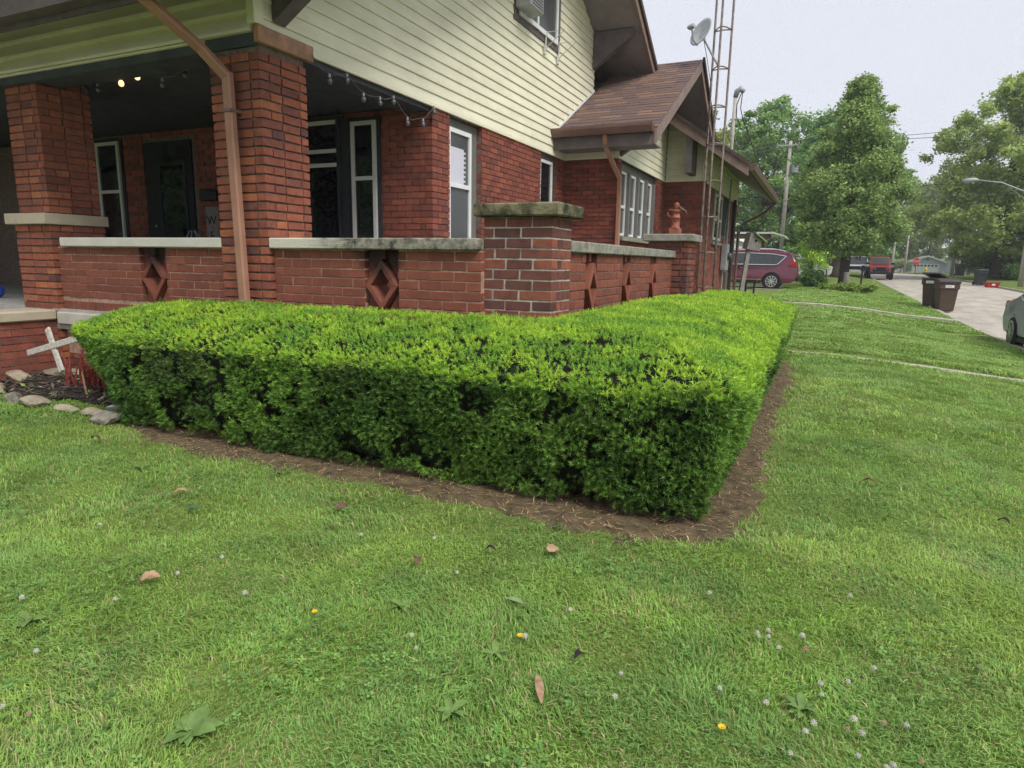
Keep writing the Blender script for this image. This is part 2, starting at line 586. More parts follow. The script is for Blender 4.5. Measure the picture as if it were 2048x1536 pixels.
def ground(x, y):
    t = ss(3.8, 7.8, x)
    left = zlawn(y) * (1 - t) + (zroad(y) + 0.10) * t
    w1 = ss(0.0, 0.10, np.abs(np.asarray(y) - 6.95 - 0.02 * np.asarray(x)) - 0.25)       # sunken walks
    w2 = ss(0.0, 0.14, np.abs(np.asarray(y) - 18.6) - 0.45)
    left = left - np.where((np.asarray(x) > 2.6), 0.045 * (1 - w1) + 0.004 * (1 - w2), 0)
    left = left + 0.012 * (vnoise(x, y, 0.9) - 0.5) * (1 - ss(6, 12, np.asarray(y)))
    bed = ss(-0.15, -1.7, x) * ss(-0.95, -0.35, y) * ss(1.5, 0.2, np.abs(np.asarray(y) + 0.2))
    left = left + 0.10 * bed
    return np.where(np.asarray(x) < ROAD_L - 0.16, left, zroad(y) + 0.12 + 0 * np.asarray(x))


def make_sheet(name, xs, ys, zf, material):
    X, Y = np.meshgrid(xs, ys)
    Z = zf(X, Y)
    v = np.stack([X.ravel(), Y.ravel(), Z.ravel()], 1)
    nx, ny = len(xs), len(ys)
    i = np.arange(nx - 1)[None, :] + nx * np.arange(ny - 1)[:, None]
    f = np.stack([i, i + 1, i + nx + 1, i + nx], -1).reshape(-1, 4)
    return np_mesh(name, v, f, material, smooth=True)


def soil_mat():
    """lawn soil and thatch with distance: brown-green earth, bare dirt ring round the hedge drawn by position"""
    m = bpy.data.materials.new('lawn_soil')
    m.use_nodes = True
    n, l = m.node_tree.nodes, m.node_tree.links
    b = n['Principled BSDF']
    b.inputs['Roughness'].default_value = 0.95
    b.inputs['Specular IOR Level'].default_value = 0.1
    geo = n.new('ShaderNodeNewGeometry')
    nz = n.new('ShaderNodeTexNoise')
    nz.inputs['Scale'].default_value = 2.2
    nz.inputs['Detail'].default_value = 10
    nz.inputs['Roughness'].default_value = 0.75
    l.new(geo.outputs['Position'], nz.inputs['Vector'])
    cr = n.new('ShaderNodeValToRGB')
    e = cr.color_ramp.elements
    e[0].position, e[0].color = 0.28, (0.115, 0.165, 0.04, 1)
    e[1].position, e[1].color = 0.72, (0.20, 0.27, 0.065, 1)
    l.new(nz.outputs['Fac'], cr.inputs['Fac'])
    l.new(cr.outputs[0], b.inputs['Base Color'])
    n2 = n.new('ShaderNodeTexNoise')
    n2.inputs['Scale'].default_value = 60
    l.new(geo.outputs['Position'], n2.inputs['Vector'])
    bp = n.new('ShaderNodeBump')
    bp.inputs['Strength'].default_value = 0.8
    bp.inputs['Distance'].default_value = 0.03
    l.new(n2.outputs['Fac'], bp.inputs['Height'])
    l.new(bp.outputs[0], b.inputs['Normal'])
    MATS['lawn_soil'] = m


soil_mat()
mat('dirt', (0.18, 0.13, 0.070), 0.95, 0.3, 14, col2=(0.048, 0.036, 0.022), bump=0.9, bscale=60, detail=9)
mat('road_concrete', (0.47, 0.425, 0.355), 0.92, 0.16, 1.1, bump=0.15, bscale=40, detail=10, stretch=(1.6, .5, 1))
mat('kerb_concrete', (0.44, 0.40, 0.34), 0.92, 0.2, 5, bump=0.3, bscale=40)
mat('walk_concrete', (0.46, 0.42, 0.35), 0.92, 0.2, 4, bump=0.3, bscale=40)

xs = np.concatenate([np.linspace(-160, -12, 20)[:-1], np.linspace(-12, ROAD_L - 0.161, 90), [ROAD_L - 0.155, ROAD_L - 0.15]])
ys = np.concatenate([np.linspace(-60, -6, 10)[:-1], np.linspace(-6, 30, 230), np.linspace(30.5, 140, 120), np.linspace(160, 270, 6)])
lawn = make_sheet('lawn', xs, ys, lambda x, y: np.where(x < ROAD_L - 0.16, ground(np.minimum(x, ROAD_L - 0.17), y), zroad(y) - 0.1), 'lawn_soil')
tag(lawn, kind='structure')
lawn2 = make_sheet('far_lawn', np.array([ROAD_R + 0.15, ROAD_R + 1.5, 18, 22, 40, 80, 160]), np.concatenate([np.linspace(-60, 140, 80), [160, 270]]),
                   lambda x, y: zroad(y) + 0.10 + 0.02 * (x - ROAD_R) * (x < 30) + 0.3 * (x >= 30), 'lawn_soil')
tag(lawn2, kind='structure')
ysr = np.concatenate([np.linspace(-60, 140, 120), [160, 270]])
tag(make_sheet('road', np.linspace(ROAD_L - 0.02, ROAD_R + 0.02, 8), ysr, lambda x, y: zroad(y) + 0.05 * (1 - ((x - 11.1) / 3.2) ** 2), 'road_concrete'), kind='structure')
for nm, x0 in (('kerb', ROAD_L - 0.15), ('kerb', ROAD_R)):
    b = MB()
    for i in range(len(ysr) - 1):
        y0, y1 = ysr[i], ysr[i + 1]
        za, zb = float(zroad(y0)), float(zroad(y1))
        b.add([(x0, y0, za - .2), (x0 + .15, y0, za - .2), (x0 + .15, y1, zb - .2), (x0, y1, zb - .2),
               (x0, y0, za + .115), (x0 + .15, y0, za + .10), (x0 + .15, y1, zb + .10), (x0, y1, zb + .115)],
              [(4, 5, 6, 7), (1, 2, 6, 5), (3, 0, 4, 7)])
    tag(b.build(nm, 'kerb_concrete', fix=False), kind='structure')
# walk slabs in the sunken strips: each slab a piece of its own
for nm, yc, hw, x0, x1, dz, n in (('path', 6.95, 0.25, 3.2, 7.7, 0.031, 4), ('path', 18.6, 0.26, 2.8, 7.7, 0.035, 4)):
    e = bpy.data.objects.new(nm, None)
    COL.objects.link(e)
    WORLD[e] = Matrix.Identity(4)
    tag(e, kind='structure')
    for i in range(n):
        a, c = x0 + (x1 - x0) * i / n + 0.006, x0 + (x1 - x0) * (i + 1) / n - 0.006
        yy = yc + 0.02 * (a + c) / 2 * (yc < 10)
        za, zc = float(ground(a, yy)) + (.03 if yc > 10 else 0), float(ground(c, yy)) + (.03 if yc > 10 else 0)
        MB().add([(a, yy - hw, za - .1), (c, yy - hw, zc - .1), (c, yy + hw, zc - .1), (a, yy + hw, za - .1),
                  (a, yy - hw, za + .016), (c, yy - hw, zc + .016), (c, yy + hw, zc + .016), (a, yy + hw, za + .016)],
                 [(0, 3, 2, 1), (4, 5, 6, 7), (0, 1, 5, 4), (1, 2, 6, 5), (2, 3, 7, 6), (3, 0, 4, 7)]).build('slab', 'walk_concrete', e)

# ------------------------------------------------------------------ brickwork
_BM = {}


def brick_mesh(lx, ly, lz, matname, variant=0):
    key = (round(lx, 3), round(ly, 3), round(lz, 3), matname, variant)
    if key in _BM:
        return _BM[key]
    me = bpy.data.meshes.new('brick')
    bm = bmesh.new()
    bmesh.ops.create_cube(bm, size=1.0)
    r = random.Random(hash(key) & 0xffff)
    for v in bm.verts:
        v.co = Vector((v.co.x * lx, v.co.y * ly, v.co.z * lz)) + Vector([(r.random() - .5) * 0.003 for _ in range(3)])
    bmesh.ops.bevel(bm, geom=bm.edges[:], offset=0.0028, segments=1, affect='EDGES', profile=0.5)
    bm.to_mesh(me)
    bm.free()
    me.materials.append(MATS[matname])
    _BM[key] = me
    return me


class Bricks:
    """Collects bricks of one part; some become objects, the rest one joined mesh."""

    def __init__(self):
        self.items = []

    def put(self, x0, x1, y0, y1, z0, z1):
        self.items.append((x0, x1, y0, y1, z0, z1))

    def build(self, parent, m, single=True, limit=10 ** 6, jit=0.0022):
        n = 0
        rest = []
        for it in self.items:
            if single and n < limit:
                x0, x1, y0, y1, z0, z1 = it
                q = lambda a: max(0.02, round(a / 0.004) * 0.004)
                me = brick_mesh(q(x1 - x0), q(y1 - y0), q(z1 - z0), m, random.randrange(3))
                o = bpy.data.objects.new('brick', me)
                o.location = ((x0 + x1) / 2 + random.uniform(-jit, jit), (y0 + y1) / 2 + random.uniform(-jit, jit), (z0 + z1) / 2 + random.uniform(-.0012, .0012))
                o.rotation_euler = (random.uniform(-.008, .008), random.uniform(-.008, .008), random.uniform(-.008, .008))
                link(o, parent)
                n += 1
            else:
                rest.append(it)
        if rest:
            V, Fc, T = [], [], []
            base = np.array([(0, 3, 2, 1), (4, 5, 6, 7), (0, 1, 5, 4), (1, 2, 6, 5), (2, 3, 7, 6), (3, 0, 4, 7)])
            for k, (x0, x1, y0, y1, z0, z1) in enumerate(rest):
                j = lambda: random.uniform(-jit, jit)
                x0, x1, y0, y1 = x0 + j(), x1 + j(), y0 + j(), y1 + j()
                V += [(x0, y0, z0), (x1, y0, z0), (x1, y1, z0), (x0, y1, z0), (x0, y0, z1), (x1, y0, z1), (x1, y1, z1), (x0, y1, z1)]
                Fc.append(base + 8 * k)
                T += [random.random()] * 8
            o = np_mesh('bricks', np.array(V), np.concatenate(Fc), m + '_joined', parent, tint=np.array(T))
            o['kind'] = 'stuff'
        return n


CH = 0.07
JT = 0.0125


def cuts(L, k, mod=0.2, off=0.0, jit=0.006):
    """brick boundaries along a run of length L for course k"""
    start = off + (0.0 if k % 2 == 0 else -mod / 2)
    while start > 0:
        start -= mod
    p = [0.0]
    x = start + mod
    while x < L - 0.035:
        if x > 0.035:
            p.append(x + random.uniform(-jit, jit))
        x += mod
    p.append(L)
    return list(zip(p[:-1], p[1:]))


def pillar_bricks(x0, x1, y0, y1, z0, z1, ztop, dep=0.095):
    """A square pier: visible faces (-Y and +X) and hidden faces as two collections."""
    vis, hid = Bricks(), Bricks()
    k = 0
    z = ztop
    while z - CH > z0 - 0.02:
        za, zb = z - CH + JT, z
        wx, wy = x1 - x0, y1 - y0
        if k % 2 == 0:
            fx = (x0, x1)
            fy = (y0 + dep + JT, y1)
        else:
            fx = (x0, x1 - dep - JT)
            fy = (y0, y1)
        j = JT / 2
        for a, b in cuts(fx[1] - fx[0], k, off=0.13 if k % 2 else 0.03):
            vis.put(fx[0] + a + (j if a else 0), fx[0] + b - (j if b < fx[1] - fx[0] - 1e-6 else 0), y0, y0 + dep, za, zb)
        for a, b in cuts(fy[1] - fy[0], k + 1, off=0.02):
            vis.put(x1 - dep, x1, fy[0] + a + (j if a else 0), fy[0] + b - (j if b < fy[1] - fy[0] - 1e-6 else 0), za, zb)
        for a, b in cuts(wy - dep - JT, k, off=0.05):
            hid.put(x0, x0 + dep, y0 + dep + JT + a + j, y0 + dep + JT + b - j, za, zb)
        for a, b in cuts(wx - 2 * dep - 2 * JT, k, off=0.05):
            hid.put(x0 + dep + JT + a + j, x0 + dep + JT + b - j, y1 - dep, y1, za, zb)
        z -= CH
        k += 1
    return vis, hid


def wall_bricks(axis, face, u0, u1, z0, ztop, dep=0.09, sign=-1, holes=(), off=0.0, ch=CH, mod=0.2, bl=None, JT=0.0095):
    """Running bond on one face. axis 'y': face plane y=face seen from -Y (sign -1); axis 'x': plane x=face seen from +X (sign +1)."""
    bk = bl or Bricks()
    k = 0
    z = ztop
    while z - ch > z0 - 0.03:
        za, zb = z - ch + JT, z
        segs = [(u0, u1)]
        for (h0, h1, hz0, hz1) in holes:
            if zb > hz0 + 0.02 and za < hz1 - 0.02:
                ns = []
                for a, b in segs:
                    if h0 > a:
                        ns.append((a, min(b, h0)))
                    if h1 < b:
                        ns.append((max(a, h1), b))
                segs = [s for s in ns if s[1] - s[0] > 0.02]
        for s0, s1 in segs:
            for a, b in cuts(s1 - s0, k, mod, off=off - s0 % mod):
                j = JT / 2
                p, q = s0 + a + (j if a else 0), s0 + b - (j if b < s1 - s0 - 1e-6 else 0)
                d0, d1 = (face, face + dep) if sign < 0 else (face - dep, face)
                if axis == 'y':
                    bk.put(p, q, d0, d1, za, zb)
                else:
                    bk.put(d0, d1, p, q, za, zb)
        z -= ch
        k += 1
    return bk


# ------------------------------------------------------------------ the brick house
house = thing('brick_house', 'red brick house with cream gable siding and shaded porch', 'house', (-4.0, 6.0, 0))
MR = 0.015           # how far joints are raked back

# --- corner pillar and left pillar
p = MB().box(-.53 + MR, -MR, MR, .51 - MR, 0, 2.93).build('porch_pillar', 'mortar_dark', house)
v, h_ = pillar_bricks(-.53, 0, 0, .51, .62, 2.88, 2.842 + .0)
NB = v.build(p, 'brick_pillar')
h_.build(p, 'brick_pillar', single=False)
pl = MB().box(-3.38 + MR, -2.88 - MR, .03 + MR, .54 - MR, 1.6, 2.96).box(-3.42 + MR, -2.855 - MR, MR, .56 - MR, -.1, 1.575).build('porch_pillar', 'mortar_dark', house)
v, h_ = pillar_bricks(-3.42, -2.855, 0, .56, 0.02, 1.56, 1.568)
NB += v.build(pl, 'brick_pillar', limit=56)
h_.build(pl, 'brick_pillar', single=False)
v, h_ = pillar_bricks(-3.38, -2.88, .03, .54, 1.68, 2.95, 2.94)
v.build(pl, 'brick_pillar', single=False)
h_.build(pl, 'brick_pillar', single=False)
MB().box(-3.49, -2.825, -.06, .585, 1.575, 1.68).build('cap', 'cap_beige', pl, bevel=.006)

# --- porch wall left of the corner pillar, with its diamond opening


def diamond(parent, axis, c, face, w, hgt, zc, depth=0.20, back=0.16, sgn=-1):
    """four flat bricks set as a diamond in a slot, short stubs above and below"""
    def P(u, d, z):
        return (u, face + d, z) if axis == 'y' else (face - d, u, z)
    t = 0.036
    k = math.hypot(w, hgt) / hgt
    corners = [(c - w, zc), (c, zc + hgt), (c + w, zc), (c, zc - hgt)]
    for i in range(4):
        (ua, za), (ub, zb) = corners[i], corners[(i + 1) % 4]
        o_a, o_b = Vector((ua - c, za - zc)), Vector((ub - c, zb - zc))
        s = 1 - t * 1.45 / min(w, hgt)
        q = [(c + o_a.x * .985, zc + o_a.y * .985), (c + o_b.x * .985, zc + o_b.y * .985), (c + o_b.x * s, zc + o_b.y * s), (c + o_a.x * s, zc + o_a.y * s)]
        d0 = -0.008 - 0.004 * (i % 2)
        vs = [P(u, d0, z) for u, z in q] + [P(u, depth, z) for u, z in q]
        MB().add(vs, [(0, 1, 2, 3), (7, 6, 5, 4), (0, 4, 5, 1), (1, 5, 6, 2), (2, 6, 7, 3), (3, 7, 4, 0)]).build('diamond_brick', 'brick_wall', parent, bevel=.003)


def slot_fill(parent, axis, c, face, w, hgt, zc, hw, z0, z1, rec=0.05):
    """brick infill round the diamond, set back from the wall face"""
    def quad(us):
        m = MB()
        if axis == 'y':
            m.prism(us, face + rec, face + 0.20, 'y')
        else:
            m.prism(us, face - 0.17, face - rec, 'x')
        return m
    for sx in (-1, 1):
        quad([(c + sx * hw, z1), (c + sx * 0.03, z1), (c + sx * 0.03, zc + hgt * .96), (c + sx * w * .985, zc + .006), (c + sx * hw, zc + .006)]).build('infill', 'brick_wall', parent)
        quad([(c + sx * hw, z0), (c + sx * 0.03, z0), (c + sx * 0.03, zc - hgt * .96), (c + sx * w * .985, zc - .006), (c + sx * hw, zc - .006)]).build('infill', 'brick_wall', parent)
    for za, zb in ((zc + hgt + .002, z1), (z0, zc - hgt - .002)):
        m = MB()
        if axis == 'y':
            m.box(c - .026, c + .026, face + .012, face + .11, za, zb)
        else:
            m.box(face - .11, face - .012, c - .026, c + .026, za, zb)
        m.build('stub_brick', 'brick_wall', parent, bevel=.003)


CAPB, CAPT = 1.364, 1.4476
pw = MB().box(-2.85, -1.64 - .006, .05 + .006, .26, .3, CAPB).box(-1.295 + .006, -.535, .05 + .006, .26, .3, CAPB).box(-1.65, -1.285, .075, .26, .3, .86).build('porch_wall', 'mortar_pink', house)
bk = wall_bricks('y', .05, -2.85, -.535, .845, CAPB - .012, holes=((-1.64, -1.295, .80, 1.4),), off=.05)
NB += bk.build(pw, 'brick_wall')
sol = Bricks()
x = -2.84
while x < -.56:
    sol.put(x, x + .061, .05, .14, .735, .83)
    x += .07
sol.build(pw, 'brick_wall', single=False)
diamond(pw, 'y', -1.467, .05, .165, .205, 1.09)
slot_fill(pw, 'y', -1.467, .05, .165, .205, 1.09, .172, .83, CAPB)
MB().box(-2.72, -.536, -.005, .30, CAPB, CAPT).build('cap', 'cap_white', pw, bevel=.008)
MB().box(-2.84, -.535, -.035, .12, .603, .722).build('base_slab', 'base_paint', pw, bevel=.008)
fb = MB().box(-2.85, .0, .07, .2, -.1, .60).build('foundation', 'mortar_dark', house)
wall_bricks('y', .06, -2.84, 0, .0, .59, ch=.07).build(fb, 'brick_house', single=False)
print('HOUSE BRICKS', NB)

# --- step cheek wall running towards the street in front of the left pillar, steps
ck = MB().box(-3.20 + .006, -2.90 - .006, -1.9, -.003, -.1, .64).build('step_wall', 'mortar_dark', house)
wall_bricks('x', -2.90, -1.9, -.01, .0, .635, sign=1, off=.07).build(ck, 'brick_house', limit=max(0, 300 - NB))
MB().box(-3.26, -2.865, -1.95, -.012, .64, .742).build('cap', 'cap_beige', ck, bevel=.014)
for i in range(4):
    MB().box(-5.6, -3.21, -.32 * (4 - i) - .0, -.32 * (3 - i) - .004, -.1, .75 - .17 * (4 - i) + .0).build('step', 'concrete', house, bevel=.01)

# --- porch floor, ceiling, inner walls
MB().box(-9, -.02, -.0, 2.47, .55, .75).build('porch_floor', 'porch_floor', house)
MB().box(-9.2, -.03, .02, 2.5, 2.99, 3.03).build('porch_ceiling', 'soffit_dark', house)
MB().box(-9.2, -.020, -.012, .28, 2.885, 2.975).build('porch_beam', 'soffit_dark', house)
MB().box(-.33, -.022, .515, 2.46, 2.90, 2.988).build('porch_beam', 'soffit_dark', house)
MB().box(-9.3, -9.0, 0, 2.5, 0, 3.0).build('porch_end_wall', 'brick_house_joined', house)
W0 = 2.48


def core_x(mb_, xa, xb, u0, u1, z0, z1, holes):
    """wall slab between xa and xb, facing +X, left open at the window holes"""
    hs_ = sorted(holes)
    u = u0
    for (h0, h1, hz0, hz1) in hs_:
        mb_.box(xa, xb, u, h0, z0, z1)
        mb_.box(xa, xb, h0, h1, z0, hz0)
        if hz1 < z1 - .001:
            mb_.box(xa, xb, h0, h1, hz1, z1)
        u = h1
    mb_.box(xa, xb, u, u1, z0, z1)
    return mb_


core = core_x(MB().box(-9.2, -.131, W0 + .012, 7.9, -.1, 2.965), -.13, -.014, W0 + .012, 7.9, -.1, 2.965, [(2.86, 3.66, 1.2, 2.945), (5.60, 6.30, 1.2, 2.95)]).build('wall', 'mortar_dark', house)
HOL_F = [(-5.80, -5.20, 1.2, 2.93), (-4.78, -3.72, .75, 2.87), (-2.45, -1.20, 1.25, 2.91), (-1.12, -.72, 1.25, 2.89)]
b1 = wall_bricks('y', W0, -7.6, -.10, .75, 2.955, holes=HOL_F, off=.03, dep=.05)
HOL_S = [(2.86, 3.66, 1.2, 2.945), (5.60, 6.30, 1.2, 2.95)]
b2 = wall_bricks('x', 0.0, W0, 6.6, .0, 2.955, sign=1, holes=HOL_S, off=.0, dep=.095)
b2.items += b1.items
b2.build(core, 'brick_house', single=False)


def win_y(parent, y, x0, x1, z0, z1, mids=(), fr=.045, mt='white_vinyl', glass='glass_dark', name='window'):
    """a sash window facing -Y"""
    w = MB().box(x0 - .05, x1 + .05, y - .02, y + .03, z0 - .05, z1 + .05).build(name, 'porch_dark', parent)
    MB().box(x0 + fr, x1 - fr, y - .030, y - .024, z0 + fr, z1 - fr).build('pane', glass, w)
    MB().box(x0, x0 + fr, y - .05, y - .021, z0, z1).build('frame', mt, w)
    MB().box(x1 - fr, x1, y - .05, y - .021, z0, z1).build('frame', mt, w)
    MB().box(x0 + fr, x1 - fr, y - .048, y - .021, z1 - fr, z1).build('frame', mt, w)
    MB().box(x0 + fr, x1 - fr, y - .048, y - .021, z0, z0 + fr).build('frame', mt, w)
    for zm in mids:
        MB().box(x0 + fr, x1 - fr, y - .045, y - .0205, zm - .022, zm + .022).build('rail', mt, w)
    return w


def win_x(parent, x, y0, y1, z0, z1, mids=(), fr=.05, mt='white_paint', glass='glass_grey', trim='frame_grey', tw=(.06, .14), name='window'):
    """a sash window facing +X"""
    w = MB().box(x - .06, x + .004, y0 - tw[0], y1 + tw[1], z0 - .08, z1 + .10).build(name, trim, parent)
    MB().box(x + .006, x + .012, y0 + fr, y1 - fr, z0 + fr, z1 - fr).build('pane', glass, w)
    MB().box(x + .0055, x + .035, y0, y0 + fr, z0, z1).build('frame', mt, w)
    MB().box(x + .0055, x + .035, y1 - fr, y1, z0, z1).build('frame', mt, w)
    MB().box(x + .0055, x + .033, y0 + fr, y1 - fr, z1 - fr, z1).build('frame', mt, w)
    MB().box(x + .0055, x + .033, y0 + fr, y1 - fr, z0, z0 + fr).build('frame', mt, w)
    for zm in mids:
        MB().box(x + .0055, x + .040, y0 + fr, y1 - fr, zm - .025, zm + .025).build('rail', mt, w)
    return w


win_y(house, W0, -5.74, -5.24, 1.3, 2.88, (2.19,))
wwin = win_y(house, W0, -2.42, -1.26, 1.3, 2.895, (2.55, 2.39))
for ch_ in wwin.children:
    if ch_.name.startswith('frame') and (ch_.dimensions.z > 1 or max(v_.co.z for v_ in ch_.data.vertices) > 2.5 and min(v_.co.z for v_ in ch_.data.vertices) < 1.5):
        ch_.data.materials[0] = MATS['porch_dark']
win_y(house, W0, -1.09, -.74, 1.3, 2.855, (2.22,))
MB().box(-1.21, -1.14, W0 - .03, W0 + .02, 1.0, 2.9).build('window_post', 'porch_dark', house)
dr = MB().box(-4.74, -3.80, W0 - .015, W0 + .05, .75, 2.83).build('front_door', 'door_dark', house)
MB().box(-4.42, -3.95, W0 - .024, W0 - .017, 1.05, 2.50).build('pane', 'glass_dark', dr)
for a in (((-4.46, -4.42), (1.0, 2.55)), ((-3.95, -3.91), (1.0, 2.55))):
    MB().box(a[0][0], a[0][1], W0 - .035, W0 - .016, *a[1]).build('frame', 'porch_dark', dr)
MB().lathe([(.02, 0), (.032, .02), (.03, .05), (.01, .06)], (-4.6, W0 - .016, 1.7), 10, 'y').build('handle', 'metal_grey', dr, smooth=True)
mb = MB().box(-3.60, -3.30, W0 - .10, W0 - .01, 2.02, 2.16).build('letter_box', 'metal_dark', house, bevel=.01)

# two signs and a planter left on the porch rail
sg = thing('welcome_sign', 'pale grey board sign with W standing upright on porch beside pillar', 'sign', (-3.33, 2.3, .75))
MB().box(-3.43, -3.22, 2.33, 2.36, .76, 1.93).build('board', 'wood_grey', sg)
for zt, ch in ((1.70, 'W'), (1.50, 'E'), (1.30, 'L')):
    cu = bpy.data.curves.new('letter', 'FONT')
    cu.body = ch
    cu.size = .17
    cu.extrude = .002
    cu.align_x = 'CENTER'
    t_ = bpy.data.objects.new('letter', cu)
    t_.matrix_world = Matrix.Translation((-3.325, 2.326, zt)) @ Matrix.Rotation(R(90), 4, 'X')
    dg = bpy.context.evaluated_depsgraph_get()
    COL.objects.link(t_)
    bpy.context.view_layer.update()
    me = bpy.data.meshes.new_from_object(t_.evaluated_get(bpy.context.evaluated_depsgraph_get()))
    mw = t_.matrix_world.copy()
    bpy.data.objects.remove(t_)
    me.transform(mw)
    me.materials.clear()
    me.materials.append(MATS['metal_dark'])
    link(bpy.data.objects.new('letter', me), sg)
lan = thing('lantern', 'small dark wire lantern on porch next to the welcome sign', 'lantern', (-3.55, 2.2, 1.5))
m_ = MB()
for i in range(7):
    a = i * 2 * math.pi / 7
    m_.tube([(-3.55 + .07 * math.cos(a), 2.2 + .07 * math.sin(a), 1.38), (-3.55 + .075 * math.cos(a), 2.2 + .075 * math.sin(a), 1.55), (-3.55 + .03 * math.cos(a), 2.2 + .03 * math.sin(a), 1.62)], .006, 5)
m_.build('cage', 'metal_grey', lan)
MB().lathe([(.09, 1.36), (.09, 1.385), (.05, 1.39)], (-3.55, 2.2, 0), 12).build('base', 'metal_dark', lan)
MB().box(-3.68, -3.44, 2.1, 2.32, .75, 1.36).build('stand', 'wood_dark', lan, bevel=.01)

# --- upper walls: solid gable core, siding boards one by one
ZS = 2.966
SL = 0.52
RIDGE_Y, RIDGE_Z = 5.6, 6.42


def zfront(y):
    return 3.50 + SL * y


def zrear(y):
    return 5.6 - SL * (y - 7.21)


gc = MB().prism([(.01, ZS + .01), (7.93, ZS + .01), (7.93, zrear(7.93)), (RIDGE_Y, RIDGE_Z - .02), (.01, zfront(.01))], -9, -.012, 'x').build('gable_wall', 'soffit_dark', house)
nb = 0
z = ZS
while z < 6.4:
    z1 = z + .1195
    zm = z + .06
    ya = max(.012, (zm - 3.5) / SL) - (.02 if zm > 3.5 else 0)
    yb = min(7.93, 7.21 + (5.6 - zm) / SL + .02)
    if yb - ya > .1:
        MB().add([(-.012, ya, z), (.020, ya, z), (.021, ya, z + .012), (.004, ya, z1 + .006), (-.012, ya, z1 + .006),
                  (-.012, yb, z), (.020, yb, z), (.021, yb, z + .012), (.004, yb, z1 + .006), (-.012, yb, z1 + .006)],
                 [(0, 1, 2, 3, 4), (9, 8, 7, 6, 5), (0, 5, 6, 1), (1, 6, 7, 2), (2, 7, 8, 3), (3, 8, 9, 4), (4, 9, 5, 0)]).build('siding_board', 'siding_cream', gc)
        nb += 1
    z = z1
z = ZS + .01
for i in range(6):
    z1 = z + .125
    MB().add([(-9, .012, z), (-9, -.050, z), (-9, -.052, z + .022), (-9, -.004, z1 + .004), (-9, .012, z1 + .004),
              (-.045, .012, z), (-.045, -.050, z), (-.045, -.052, z + .022), (-.045, -.004, z1 + .004), (-.045, .012, z1 + .004)],
             [(0, 1, 2, 3, 4), (9, 8, 7, 6, 5), (0, 5, 6, 1), (1, 6, 7, 2), (2, 7, 8, 3), (3, 8, 9, 4), (4, 9, 5, 0)]).build('siding_board', 'siding_cream', gc)
    z = z1
MB().box(-.05, .028, -.058, .045, ZS + .06, 3.62).build('corner_board', 'siding_cream', house, bevel=.004)
MB().box(-.018, .034, -.030, .575, 2.90, ZS + .058).build('beam_trim', 'trim_orange', house, bevel=.006)
MB().box(-9, -.55, -.04, .0, 2.955, ZS + .005).build('starter_strip', 'siding_cream', house, bevel=.003)
MB().box(-.005, .024, .58, 7.9, 2.945, ZS - .001).build('starter_strip', 'siding_cream', house, bevel=.003)

# main roof: two slopes over the gable, rake overhang, soffit, barge boards
RX = .87
rf = MB().prism([(-.66, 3.19), (RIDGE_Y, RIDGE_Z + .02), (9.0, zrear(9.0) + .02), (9.0, zrear(9.0) + .16), (RIDGE_Y, RIDGE_Z + .17), (-.66, 3.33)], -9.2, RX - .03, 'x').build('roof', 'roof_dark', house)
MB().prism([(-.60, 3.19), (RIDGE_Y, RIDGE_Z + .0), (RIDGE_Y, RIDGE_Z + .018), (-.60, 3.212)], -9, RX - .04, 'x').build('soffit', 'soffit_taupe', rf)
MB().prism([(RIDGE_Y, RIDGE_Z + .0), (8.95, zrear(8.95)), (8.95, zrear(8.95) + .018), (RIDGE_Y, RIDGE_Z + .018)], -2, RX - .04, 'x').build('soffit', 'soffit_taupe', rf)
MB().prism([(RIDGE_Y, RIDGE_Z - .03), (9.02, zrear(9.02) - .03), (9.02, zrear(9.02) + .13), (RIDGE_Y, RIDGE_Z + .13)], RX - .03, RX + .01, 'x').build('barge_board', 'fascia_brown', rf)
MB().prism([(-.64, 3.14), (RIDGE_Y, RIDGE_Z - .03), (RIDGE_Y, RIDGE_Z + .13), (-.64, 3.30)], RX - .03, RX + .01, 'x').build('barge_board', 'fascia_brown', rf)
MB().prism([(RIDGE_Y, RIDGE_Z + .10), (9.04, zrear(9.04) + .10), (9.04, zrear(9.04) + .19), (RIDGE_Y, RIDGE_Z + .19)], RX + .011, RX + .05, 'x').build('roof_edge', 'roof_dark', rf)
MB().prism([(-.72, 3.10), (-.60, 3.10), (-.60, 3.24), (-.75, 3.24), (-.755, 3.20)], -9.2, RX - .02, 'x').build('gutter', 'trim_taupe', rf)
MB().box(-9.2, RX - .05, -.60, -.575, 3.06, 3.24).build('fascia', 'trim_taupe', rf)


def bracket(parent, y, x0, ztop, out=.62, drop=.52, th=.16, slope=0.0):
    """boxed knee bracket under the rake: a solid triangle standing out from the wall"""
    MB().prism([(x0, ztop), (x0 + out, ztop), (x0 + out, ztop - .10), (x0, ztop - drop)], y - th / 2, y + th / 2, 'y').build('bracket', 'trim_taupe', parent)


bracket(house, .20, .022, 3.60, out=.72, drop=.52, th=.13)
bracket(house, 7.86, .022, 5.26, out=.70, drop=.60, th=.14)

